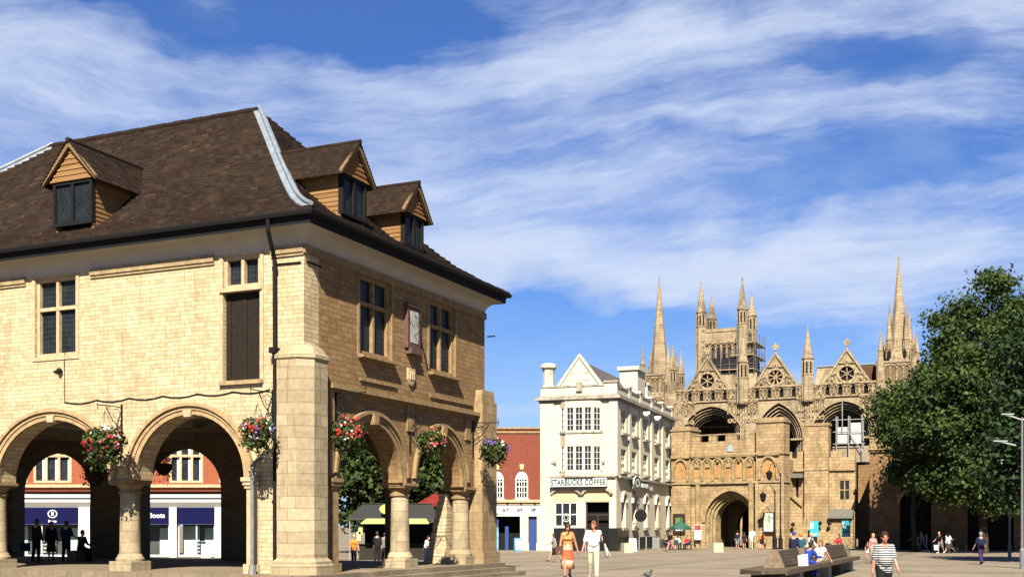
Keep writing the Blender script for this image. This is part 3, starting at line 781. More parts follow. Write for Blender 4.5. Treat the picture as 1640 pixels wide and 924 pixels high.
def abbey():
    ab = thing('abbey_church', 'great pale stone church front with gables, rose windows, spires and arched porch', 'church', (44.9, 200, 0), GA)
    f = fl; B = -.6; TOP = 25.2
    wl = MB()
    AR = [(11.1, 5.5, 16.4, 6.0), (-.55, 4.0, 16.4, 6.1), (-11.2, 5.3, 16.4, 6.0)]
    out_ = [(17.6, B), (17.6, TOP), (-17.4, TOP), (-17.4, B)]
    o = [(17.6, B)]
    for c, a, sp, h in AR: o += jamb_arch(c, a, sp, h, B)
    o += [(-17.4, B), (-17.4, TOP), (17.6, TOP)]
    lanc = []
    for gc in (11.85, 0.0, -11.8):
        for i in range(4):
            u = gc+(-3.1+i*2.07); lanc.append([(u-.40, 23.5), (u+.40, 23.5), (u+.40, 24.6), (u, 25.05), (u-.40, 24.6)])
    wl.panel(o, lanc, f, -1.0, 0)
    wl.build('west_wall', M_cath, ab)
    bk = MB(); bk.box(9, 10, -24, 24, B, 25); bk.box(1.0, 9, -17.4, 17.6, 24.2, 25.0)
    for u in (17.1, 5.4, -5.4, -17.1): bk.box(1.0, 9, u-.5, u+.5, B, 24.19)
    for c, a, sp, h in AR:
        for du in (-.45, .45): bk.box(8.8, 8.99, c+a*du-.12, c+a*du+.12, B, 22)
    bk.build('porch', M_deep, ab)
    for l_ in lanc:
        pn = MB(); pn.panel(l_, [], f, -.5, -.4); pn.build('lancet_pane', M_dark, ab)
    for c, a, sp, h in AR:
        mo = MB()
        for i in range(5):
            a0, a1 = a-.36*i, a-.36*(i+1)
            mo.m = 1; mo.ring(jamb_arch(c, a1, sp, h*a1/a, B, 9), jamb_arch(c, a0-.003, sp, h*(a0-.003)/a, B, 9), f, -1.6-.5*i, -.32-.40*i)
            mo.m = 0 if i < 3 else 1; mo.ring(jamb_arch(c, a1-.05, sp, h*(a1-.05)/a, B, 9), jamb_arch(c, a1+.07, sp, h*(a1+.07)/a, B, 9), f, -.6-.4*i, -.20-.40*i)
        mo.m = 0; mo.ring(pointed(c, sp, a, h, 12), pointed(c, sp, a+.35, h+.4, 12), f, -.2, .22)
        for s_ in (-1, 1):
            u0, u1 = sorted((c+s_*(a+.25), c+s_*(a-2.0))); mo.fbox(f, u0, u1, sp-.25, sp+.05, -2.6, .12)
        mo.build('porch_arch', [M_cath, M_deep], ab)
    # spandrel carving and string courses
    sc = MB()
    for z, h_, w_ in ((23.2, .22, .28), (25.25, .3, .32), (18.9, .12, .15)):
        if z == 18.9: continue
        sc.fbox(f, -17.6, 17.8, z, z+h_, -.1, w_)
    sc.build('string_course', M_cathd, ab)
    cv = MB()
    for u0, u1, n in ((14.0, 17.2, 3), (5.9, 8.2, 3), (3.0, 5.0, 2), (-3.4+-.0, -3.0, 1), (-5.0, -3.7, 2), (-8.2, -5.9, 3), (-17.0, -14.0, 3)):
        if u1-u0 < .6: continue
        blind_arcade(cv, f, u0, u1, 20.9, 23.0, n, .22, .12); 
        for i in range(n):
            c = lerp(u0, u1, (i+.5)/n); cv.ring(arc(c, 19.8, .18, .18, 8, 0, 2*pi), arc(c, 19.8, .42, .42, 8, 0, 2*pi), f, -.02, .18)
            cv.fbox(f, c-.14, c+.14, 21.0, 22.1, 0, .3); cv.ball((-.2, c, 22.25), .15, 6, 4)
    for gc in (11.85, 0.0, -11.8):
        for i in range(5):
            u = gc-4.13+i*2.07; blind_arcade(cv, f, u-.6, u+.6, 23.6, 24.95, 2, .2, .1)
            cv.fbox(f, u-.15, u+.15, 23.6, 24.4, 0, .24)
        for s_ in (-1, 1): blind_arcade(cv, f, gc+s_*5.0-.7, gc+s_*5.0+.7, 23.6, 24.95, 2, .2, .1)
    cv.build('carved_arcade', [M_cathd, M_niche], ab)
    ps = MB()
    for u in (5.5, -5.5, 17.0, -17.2):
        for du in (-.4, 0, .4): ps.tube([fl(u+du, B, .2), fl(u+du, 23.1, .2)], .2, 6)
    ps.build('clustered_shaft', M_cathd, ab)
    for gc in (11.85, 0.0, -11.8):
        g = MB(); hw, zb, za = 4.75, 25.3, 30.4
        circ = [(gc+1.3*cos(-2*pi*i/24), 26.95+1.3*sin(-2*pi*i/24)) for i in range(24)]
        hwb = hw*(za-zb)/(za-23.4)
        g.panel([(gc-hwb, zb), (gc+hwb, zb), (gc+.35, za), (gc-.35, za)], [circ], f, -.8, -.05)
        for s_ in (-1, 1):
            g.panel([(gc+s_*(hw+.1), 23.5), (gc+s_*hw*1.09, 23.5), (gc+s_*.4, za+.35), (gc, za+.35)][::s_], [], f, -.7, .22)
        g.fbox(f, gc-1.25, gc+1.25, 28.65, 28.85, -.3, .2)
        g.panel([(gc-.5, 28.86), (gc+.5, 28.86), (gc+.5, 29.6), (gc, 30.2), (gc-.5, 29.6)], [], f, -.2, .16)
        g.fbox(f, gc-.16, gc+.16, 28.9, 29.7, .16, .34); g.ball((-.25, gc, 29.85), .17, 6, 4)
        for s_ in (-1, 1):
            blind_arcade(g, f, gc+s_*2.35-.5, gc+s_*2.35+.5, 25.5, 26.9, 1, .22, .14, -.05); g.ball((-.1, gc+s_*2.35, 26.1), .3, 6, 4, (1, 1, 1.4))
        g.lathe([(.28, za-.1), (.22, za+.5), (.12, za+1.0), (.28, za+1.1), (.1, za+1.25)], 8, (.2, gc, 0))
        g.ring([(gc+.18*cos(t_*pi/8), za+1.75+.18*sin(t_*pi/8)) for t_ in range(17)], [(gc+.5*cos(t_*pi/8), za+1.75+.5*sin(t_*pi/8)) for t_ in range(17)], f, -.3, -.12)
        g.fbox(f, gc-.08, gc+.08, za+1.2, za+2.45, -.32, -.1); g.fbox(f, gc-.6, gc+.6, za+1.67, za+1.83, -.315, -.105)
        go = g.build('gable', M_cath, ab)
        r = MB()
        r.ring([(gc+1.22*cos(2*pi*i/24), 26.95+1.22*sin(2*pi*i/24)) for i in range(25)], [(gc+1.6*cos(2*pi*i/24), 26.95+1.6*sin(2*pi*i/24)) for i in range(25)], f, -.2, .12)
        n = 8 if abs(gc) < 1 else 6
        for i in range(n):
            a = 2*pi*(i+.5)/n
            ff = lambda u, v, w_: f(gc+u*cos(a)-v*sin(a), 26.95+u*sin(a)+v*cos(a), w_)
            r.fbox(ff, .2, 1.25, -.075, .075, -.3, -.1)
            if n == 8: r.ring([(gc+1.0*cos(a+pi/8*0)+.1*cos(t_*pi/4), 26.95+1.0*sin(a)+.1*sin(t_*pi/4)) for t_ in range(9)], [(gc+1.0*cos(a)+.2*cos(t_*pi/4), 26.95+1.0*sin(a)+.2*sin(t_*pi/4)) for t_ in range(9)], f, -.29, -.11)
        r.ring([(gc+.1*cos(2*pi*i/10), 26.95+.1*sin(2*pi*i/10)) for i in range(11)], [(gc+.27*cos(2*pi*i/10), 26.95+.27*sin(2*pi*i/10)) for i in range(11)], f, -.31, -.09)
        r.m = 1; r.panel(circ, [], f, -.42, -.36)
        r.build('rose_window', [M_cathd, M_dark], go)
    for u in (5.55, -5.45):
        spirelet(ab, -.25, u, 22.5, 29.9, 34.3 if u > 0 else 35.0, .92)
    # flat parapet between gables, roofs behind
    rf = MB()
    rf.panel([(4.5, 25.3), (9.5, 25.3), (7.0, 29.3)], [], (lambda a, b, c: (a, c, b)), -15.5, -5.8); rf.build('porch_roof', M_cath, ab)
    rf = MB(); rf.box(6.6, 7.4, -15.5, -5.8, 29.1, 29.35); rf.build('ridge_lead', M_lead, ab)
    rf = MB(); rf.panel([(6, 25.3), (11, 25.3), (8.5, 29.0)], [], (lambda a, b, c: (a, c, b)), 5, 16); rf.build('porch_roof', M_cath, ab)
    rf = MB(); rf.box(3.0, 9.5, -18.0, -13.6, 22, 28.4); rf.build('tile_roof', plain('old brown tile', (.10,.055,.035), .9, 0, .3), ab)
    # flanking towers
    def flank(u, tall, hs):
        t_ = MB(); x0, x1 = -.4, 2*hs-.4
        t_.box(x0, x1, u-hs, u+hs, B, 28.3)
        for e, z0, z1 in ((.18, 20.5, 20.75), (.18, 24.4, 24.65), (.25, 28.3, 28.6)): t_.box(x0-e, x1+e, u-hs-e, u+hs+e, z0, z1)
        for s_ in (-1, 1):
            t_.lathe([(.62, B), (.62, 28.9)], 8, (x0+.1, u+s_*(hs-.1), 0), pi/8); t_.lathe([(.62, B), (.62, 28.9)], 8, (x1-.1, u+s_*(hs-.1), 0), pi/8)
        o_ = t_.build('flanking_tower', M_cath, ab)
        c_ = MB()
        for v0, v1, n in ((25.0, 27.9, 4), (21.2, 24.1, 4), (16.8, 20.2, 3)):
            blind_arcade(c_, f, u-hs+.7, u+hs-.7, v0, v1, n, .2, .13, .4)
            blind_arcade(c_, lambda a, b, w_: (a, u-hs-w_, b), x0+.7, x1-.7, v0, v1, n, .2, .13, 0)
        c_.build('blind_arcade', [M_cathd, M_niche], o_)
        cx = (x0+x1)/2
        d = MB()
        for i in range(4):
            a = pi/2*i
        s_ = MB(); zt = 45.9
        s_.lathe([(1.65, 28.6), (1.62, 29.6), (.06, zt)], 8, (cx, u, 0), pi/8); crockets(s_, (cx, u), 1.6, 29.6, zt, 10, 8, .16)
        s_.lathe([(.12, zt-.2), (.16, zt), (.03, zt+.5)], 6, (cx, u, 0)); s_.lathe([(1.12, 34.2), (1.22, 34.3), (1.12, 34.4)], 8, (cx, u, 0), pi/8)
        for i in range(4):
            a = pi/4+pi/2*i+pi/4; ca, sa = cos(a), sin(a)
            ff = lambda p, q, w_: (cx+ca*(1.15+w_)-sa*p, u+sa*(1.15+w_)+ca*p, q)
            s_.panel([(-.45, 28.6), (.45, 28.6), (.45, 30.6), (0, 32.0), (-.45, 30.6)], [], ff, -.2, .45)
        s_.build('spire', M_cath, o_)
        k = 0
        for dx in (x0+.15, x1-.15):
            for s_ in (-1, 1):
                spirelet(o_, dx, u+s_*(hs-.15), 28.5, 30.4, 33.9-.3*k, .42, open_=False); k += 1
        if tall:
            for dx, du in ((cx-1.5, 1.35), (cx-1.5, -1.35), (cx+1.2, 1.5), (cx+1.2, -1.5)):
                spirelet(o_, dx, u+du, 28.5, 32.2, 38.0, .5, open_=False)
            for s_ in (-1, 1):
                g = MB(); g.panel([(u-1.2, 28.6), (u+1.2, 28.6), (u, 32.2)], [], fl, .1, .35); g.build('gablet', M_cathd, o_)
                break
        if tall:
            for uu in (u-1.2, u+1.2):
                d = MB(); d.panel([(uu-.3, 29.0), (uu+.3, 29.0), (uu+.3, 30.0), (uu, 30.5), (uu-.3, 30.0)], [], fl, .34, .37); d.build('niche', M_dark, o_)
        return o_
    flank(21.2, False, 2.5); flank(-19.8, True, 2.75)
    spirelet(ab, .2, 18.2, 18, 29.3, 33.2, .75); spirelet(ab, 1.4, 17.0, 18, 28.6, 32.4, .6); spirelet(ab, -.4, 19.0, 14, 27.0, 30.0, .55)
    # square tower behind the front
    tw = MB(); cx, cy, h = 14.0, 11.9, 4.0
    tw.box(cx-h, cx+h, cy-h, cy+h, B, 37.0)
    for z0, z1, e in ((30.6, 30.9, .2), (35.2, 35.5, .2), (37.0, 37.6, .12)): tw.box(cx-h-e, cx+h+e, cy-h-e, cy+h+e, z0, z1)
    to = tw.build('bell_tower', M_cath, ab)
    c_ = MB()
    for ff in (lambda u, v, w_: (cx-h-w_, cy+u, v), lambda u, v, w_: (cx+u, cy-h-w_, v)):
        blind_arcade(c_, ff, -3.1, 3.1, 31.3, 34.9, 6, .3, .16); blind_arcade(c_, ff, -3.1, 3.1, 26.8, 30.3, 5, .3, .16)
        for i in (1, 2, 3, 4):
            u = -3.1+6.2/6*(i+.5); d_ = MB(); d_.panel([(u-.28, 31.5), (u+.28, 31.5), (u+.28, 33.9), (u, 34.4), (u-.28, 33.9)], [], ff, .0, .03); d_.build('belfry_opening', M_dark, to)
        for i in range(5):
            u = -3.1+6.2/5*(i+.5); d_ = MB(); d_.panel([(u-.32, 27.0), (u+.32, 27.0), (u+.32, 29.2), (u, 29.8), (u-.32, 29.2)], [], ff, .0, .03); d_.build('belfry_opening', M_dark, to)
    c_.build('blind_arcade', [M_cathd, M_niche], to)
    for dx in (-1, 1):
        for dy in (-1, 1):
            spirelet(to, cx+dx*(h-.2), cy+dy*(h-.2), 20, 40.9, 46.3 if dx < 0 else 45.0, .88)
    return ab
abbey()
M_pole = plain('dull scaffold pole', (.11,.11,.115), .6)
def scaffold_tower():
    o = thing('scaffolding', 'steel scaffolding with plank decks wrapped round the square bell tower', 'scaffolding', (44.9, 200, 0), GA)
    cx, cy, h = 14.0, 11.8, 4.35
    p = MB(); dk = MB()
    x0 = cx-h-1.5; y0 = cy-h-1.9
    xs = [x0, cx-h-.35]; 
    us = [cy+3.0, cy+1.4, cy-.2, cy-1.8, cy-3.2, y0]
    for u in us:
        for x in xs: p.tube([(x, u, 17), (x, u, 33.4 if u > cy-2 else 37.5)], .075, 4)
    for x in (cx-h+1, cx-1, cx+1.2, cx+3.4):
        for u in (y0, cy-h-.4): p.tube([(x, u, 17), (x, u, 36.5)], .075, 4)
    for i, z in enumerate((19.5, 22.0, 24.6, 27.2, 29.7, 32.2)):
        dk.box(x0-.1, cx-h-.3, y0, cy+(3.1 if i < 5 else -2), z, z+.18); dk.box(cx-h-.3, cx+3.6, y0-.1, cy-h-.35, z, z+.18)
        for dz in (1.0, .5):
            p.tube([(x0, y0, z+dz), (x0, cy+3.1, z+dz)], .055, 4); p.tube([(x0, y0, z+dz), (cx+3.6, y0, z+dz)], .055, 4)
    dk.box(cx-h-.3, cx+3.6, y0-.1, cy-h-.35, 34.6, 34.78)
    for i in range(5): p.tube([(x0, us[i], 19.5+2.5*i), (x0, us[i+1], 22.0+2.5*i)], .05, 4)
    p.build('pole', M_pole, o); dk.build('plank_deck', plain('scaffold plank', (.36,.28,.18), .8), o)
    sh = MB(); sh.box(x0-.12, x0-.08, cy-2.6, cy+1.0, 22.3, 23.6); sh.build('sheeting', plain('pale sheeting', (.55,.55,.52), .8), o)
    nt = MB()
    for z in (20.0, 22.4, 25.0, 27.6, 30.1):
        for k in range(5): nt.box(x0+.3, x0+.34, us[k+1]+.05, us[k]-.05, z, z+1.9)
    for z in (20.0, 22.4, 25.0, 27.6, 30.1):
        nt.box(cx-h, cx+3.3, cy-h-.9, cy-h-.86, z, z+1.9)
    nt.build('debris_netting', plain('dark netting', (.018,.018,.022), .9), o)
scaffold_tower()

# ---------------------------------------------------------------- gatehouse
GGA = atan2(.832, .555)
M_gpanel = plain('ochre wall panel', (.40,.235,.10), .95, 0, .3, 1.2)
def gatehouse():
    g = thing('gatehouse', 'battlemented medieval stone gatehouse with tall archway and blind arcade', 'gatehouse', (26.5, 114, 0), GGA)
    f = fl; B = -.75
    w_ = MB(); c, a, sp, h = 5.6, 2.75, 2.0, 3.15
    o = [(0, B)]+[(c-a, B)]+list(reversed(pointed(c, sp, a, h, 12)))+[(c+a, B)]+[(11.9, B), (11.9, 9.6), (0, 9.6)]
    slit = [[(u-.2, 6.35), (u+.2, 6.35), (u+.2, 7.7), (u, 8.0), (u-.2, 7.7)] for u in (7.15, 4.75)]
    w_.panel(o, slit, f, -1.0, 0)
    w_.box(1.0, 9, 0, .8, B, 8.2); w_.box(1.0, 9, 11.1, 11.9, B, 9.5)
    pv = MB(); pv.box(1.0, 9, .8, 11.1, 5.6, 6.1); pv.box(1.0, 8, c-a-.9, c-a-.1, B, 5.59); pv.box(1.0, 8, c+a+.1, c+a+.9, B, 5.59); pv.build('passage', M_niche, g)
    w_.build('wall', M_gate, g)
    # rear arch of the passage, doors and grille
    b_ = MB(); o = [(c-a-.1, B), (c-1.75, B)]+list(reversed(pointed(c, 1.7, 1.75, 2.0, 10)))+[(c+1.75, B), (c+a+.1, B), (c+a+.1, 5.59), (c-a-.1, 5.59)]
    b_.panel(o, [], f, -6.5, -5.8); b_.build('inner_arch', M_niche, g)
    b_ = MB(); b_.box(7.5, 7.6, c-1.9, c+1.9, B, 4.0); b_.build('back_door', M_door, g)
    b_ = MB()
    for i in range(9): u = c-1.65+i*.22; b_.fbox(f, u-.055, u+.055, B+1.5, 3.3, -5.6, -5.5)
    b_.fbox(f, c-1.75, c+.1, B+1.4, B+1.52, -5.62, -5.48); b_.fbox(f, c-1.75, c+.1, 2.2, 2.3, -5.62, -5.48)
    b_.build('gate_grille', plain('oak gate', (.50,.38,.24), .8), g)
    b_ = MB(); b_.fbox(f, c-1.75, c+.2, B, B+1.4, -5.45, -5.35); b_.build('low_screen', M_cream, g)
    m_ = MB()
    for i in range(3):
        a0 = a+.02-.24*i; m_.ring(jamb_arch(c, a0-.24, sp, h*(a0-.24)/a, B, 10), jamb_arch(c, a0-.003, sp, h*(a0-.003)/a, B, 10), f, -1.2-.5*i, -.25-.3*i)
    m_.ring(pointed(c, sp, a, h, 12), pointed(c, sp, a+.28, h+.3, 12), f, -.1, .16)
    m_.build('arch_moulding', M_gtrim, g)
    s_ = MB(); s_.fbox(f, -.1, 12.0, 5.85, 6.1, -.1, .24); s_.build('string_course', M_gtrim, g)
    s_ = MB(); s_.fbox(f, -.1, 12.0, 8.62, 8.78, -.1, .28); s_.build('string_course', M_gtrim, g)
    n_ = MB(); blind_arcade(n_, f, 3.0, 9.8, 6.15, 8.5, 6, .22, .2)
    for i in range(6):
        u = lerp(3.0, 9.8, (i+.5)/6)
        if abs(u-7.15) > .5 and abs(u-4.75) > .5: n_.fbox(f, u-.25, u+.25, 7.5, 8.1, 0, .16); 
        n_.ball((-.14, u, 8.1), .18, 6, 4)
    blind_arcade(n_, f, .5, 2.3, 6.15, 8.5, 1, .22, .2, .6); blind_arcade(n_, f, 10.1, 11.7, 6.15, 8.5, 1, .22, .2, .35)
    n_.build('blind_arcade', [M_gtrim, M_gpanel], g)
    for u in (7.15, 4.75):
        p = MB(); p.fbox(f, u-.2, u+.2, 6.35, 7.95, -.5, -.45); p.build('slit_window', M_glass, g)
    # parapet with merlons
    p = MB(); p.fbox(f, 2.75, 9.85, 9.603, 10.1, -.5, -.02)
    for u0, u1 in ((2.75, 3.8), (5.0, 6.2), (7.2, 8.0), (9.0, 9.85)): p.fbox(f, u0, u1, 10.103, 10.75, -.5, -.02)
    p.fbox(f, 2.75, 9.85, 10.75, 10.85, -.02, .04); p.build('battlement', M_gate, g)
    # right turret and left pier
    t_ = MB(); t_.fbox(f, -.1, 2.72, B, 11.7, -1.0, .6); t_.fbox(f, -.2, 2.82, 11.7, 11.9, -1.1, .72); t_.fbox(f, 0, 2.62, 11.9, 12.2, -.9, .5)
    t_.fbox(f, -.2, 2.82, 8.6, 8.8, -1.1, .74); t_.fbox(f, -.2, 2.82, 5.85, 6.1, -1.1, .72); t_.fbox(f, -.25, 2.87, B, .6, -1.1, .75)
    for u in (0.0, 2.6): t_.fbox(f, u-.16, u+.16, .6, 5.85, .58, .72)
    t_.build('turret', M_gate, g)
    t_ = MB(); t_.fbox(f, 9.9, 12.0, B, 11.3, -2, .35); t_.fbox(f, 9.8, 12.05, 11.3, 11.5, -2.1, .45); t_.fbox(f, 10, 11.9, 11.5, 11.75, -1.9, .3)
    t_.fbox(f, 9.8, 12.05, 8.6, 8.8, -2, .48); t_.fbox(f, 9.8, 12.05, 5.85, 6.1, -2, .48); t_.build('pier', M_gate, g)
    for q in ((3.15, 3.6), (8.9, 9.3)): pl = MB(); pl.fbox(f, *q, B, 5.8, -.02, .28); pl.build('buttress', M_gtrim, g)
    pl = MB(); pl.panel([(5.35, 9.05), (5.95, 9.05), (5.95, 9.5), (5.65, 9.75), (5.35, 9.5)], [], f, -.02, .07); pl.build('shield', plain('pale shield', (.30,.42,.46), .8, 0, .2), g)
    return g
gatehouse()
def range_building():
    g = thing('chapel_range', 'plain stone chapel range with flat buttress and parapet beside the gatehouse', 'chapel', (34.38, 113, 0), GA)
    f = fl; B = -.75
    w_ = MB(); w_.panel(rect(1.3, 8.2, B, 8.3), [rect(1.75, 2.85, 4.1, 6.15), rect(6.72, 6.98, 3.9, 6.3)], f, -.8, 0)
    w_.box(.8, 8, 7.4, 8.2, B, 8.2); w_.build('wall', M_gate, g)
    b_ = MB(); b_.fbox(f, 3.75, 6.05, B, 11.4, -1, .55); b_.fbox(f, 3.65, 6.15, 11.4, 11.65, -1, .65); b_.fbox(f, 3.7, 6.1, 7.05, 7.25, -1, .62); b_.build('buttress', M_gate, g)
    s_ = MB(); s_.fbox(f, 1.3, 3.7, 7.0, 7.2, -.1, .2); s_.build('string_course', M_gtrim, g)
    s_ = MB(); s_.fbox(f, 6.1, 8.2, 7.0, 7.2, -.1, .2); s_.build('string_course', M_gtrim, g)
    for u0, u1 in ((1.3, 1.9), (2.5, 3.6), (6.2, 6.8), (7.4, 8.2)): p = MB(); p.fbox(f, u0, u1, 8.303, 8.95, -.5, -.05); p.build('battlement', M_gate, g)
    sash(g, f, 1.75, 2.85, 4.1, 6.15, 2, 2, M_gtrim, M_glass, .12, .12)
    sl_ = MB(); sl_.fbox(f, 6.72, 6.98, 3.9, 6.3, -.4, -.35); sl_.build('slit_window', M_glass, g)
    ln = MB(); ln.fbox(f, -3.0, 1.29, B, 7.6, -2.8, -1.9); ln.build('link_wall', M_house, g)
    ln = MB(); ln.panel([(0, 3.3), (1.3, 2.5), (1.3, 2.35), (0, 2.35)], [], (lambda a, b, c: f(c, b, a)), 1.4, 3.7); ln.build('lean_to_roof', M_lead2, g)
    ln = MB(); ln.fbox(f, 1.4, 8.1, B, 2.3, 0.003, .9); ln.build('low_wall', M_gate, g)
    st = MB(); st.panel([(6.2, 4.0), (7.9, 5.4), (7.9, 5.0), (6.2, 3.5)], [], f, .55, 1.0); st.build('stair_coping', M_gtrim, g)
    st = MB(); st.panel([(6.2, 2.303), (7.9, 2.303), (7.9, 5.0), (6.2, 3.5)], [], f, .003, .75); st.build('stair_wall', M_gate, g)
    cn = MB(); cn.fbox(f, 6.15, 7.6, 6.35, 6.75, 0.003, .9); cn.build('canopy', M_lead2, g)
    for px, z in ((7.0, 1.9), (4.4, 2.0), (3.5, 2.0), (2.0, 2.1)):
        l_ = MB(); l_.tube([f(px, z, .9), f(px, z+.1, 1.3), f(px, z, 1.45)], .04, 5); l_.ball(f(px, z-.12, 1.45), .2, 8, 6); l_.build('wall_lamp', M_black, g)
M_lead2 = plain('dull lead', (.12,.115,.10), .7, 0, .2)
range_building()
def upper_scaffold():
    o = thing('scaffolding', 'small scaffold with white boards behind the chapel parapet under the right porch arch', 'scaffolding', (34.38, 113, 0), GA)
    f = fl; p = MB()
    for u in (1.1, 2.4, 3.6):
        for w_ in (-4.2, -3.2): p.tube([f(u, 8.0, w_), f(u, 12.6, w_)], .05, 4)
    for z in (9.8, 11.0, 12.2): p.tube([f(.8, z, -3.2), f(3.9, z, -3.2)], .05, 4)
    p.tube([f(1.1, 9, -3.2), f(2.4, 11, -3.2)], .05, 4); p.tube([f(3.0, 11, -3.2), f(3.0, 14.2, -3.2)], .05, 4)
    p.build('pole', M_grey, o)
    b_ = MB(); b_.fbox(f, 2.5, 3.5, 9.9, 11.5, -3.5, -3.4); b_.fbox(f, 1.2, 2.2, 9.8, 11.9, -3.5, -3.4); b_.build('white_board', plain('board white', (.5,.5,.48), .7, 0, .15, 2), o)
    b_ = MB(); b_.fbox(f, .3, 4.0, 8.0, 9.6, -5, -3.6); b_.build('board_screen', plain('grey boarding', (.30,.25,.18), .8, 0, .3), o)
upper_scaffold()
def shade_building():
    g = thing('stone_house', 'brown stone building with dark archways standing in the shade of trees', 'building', (32.9, 108, 0), -radians(24.3))
    B = -.75; f = fr
    w_ = MB(); hs = []
    def door(c, a, z): return [(c-a, B+.0)]+list(reversed(pointed(c, z, a, a*.9, 8)))+[(c+a, B)]
    o = [(0, B)]+door(4.0, 1.35, 3.6)+door(10.3, 1.9, 3.4)+door(16.5, 1.4, 3.4)+[(22, B), (22, 8.4), (0, 8.4)]
    hs = [rect(1.5, 2.6, 5.4, 7.4), rect(6.4, 7.5, 5.4, 7.4), rect(13, 14.1, 5.4, 7.4), rect(18.6, 19.7, 5.4, 7.4)]
    w_.panel(o, hs, f, -.8, 0); w_.box(0, .8, .8, 9, B, 8.4); w_.box(21.2, 22, .8, 9, B, 8.4); w_.build('wall', M_house, g)
    c_ = MB(); c_.fbox(f, -.1, 22.1, 8.403, 8.6, -.9, .2); c_.fbox(f, -.2, 22.2, 8.603, 8.85, -.9, .35); c_.fbox(f, 0, 22, 8.853, 9.9, -.8, 0); c_.fbox(f, -.1, 22.1, 9.903, 10.1, -.9, .12)
    c_.build('cornice', M_gtrim, g)
    for c, a, z in ((4.0, 1.35, 3.6), (10.3, 1.9, 3.4), (16.5, 1.4, 3.4)):
        m_ = MB(); m_.ring(pointed(c, z, a, a*.9, 8), pointed(c, z, a+.3, a*.9+.3, 8), f, -.1, .15); m_.build('arch_moulding', M_gtrim, g)
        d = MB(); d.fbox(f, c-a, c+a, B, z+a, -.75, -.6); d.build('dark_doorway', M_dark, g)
    for q in hs: sash(g, f, q[0][0], q[1][0], q[0][1], q[2][1], 2, 3, M_gtrim, M_glass, .06, .1)
    r_ = MB(); r_.box(.3, 21.7, .0, 8.9, 9.2, 9.4); r_.build('roof', M_lead2, g)
shade_building()

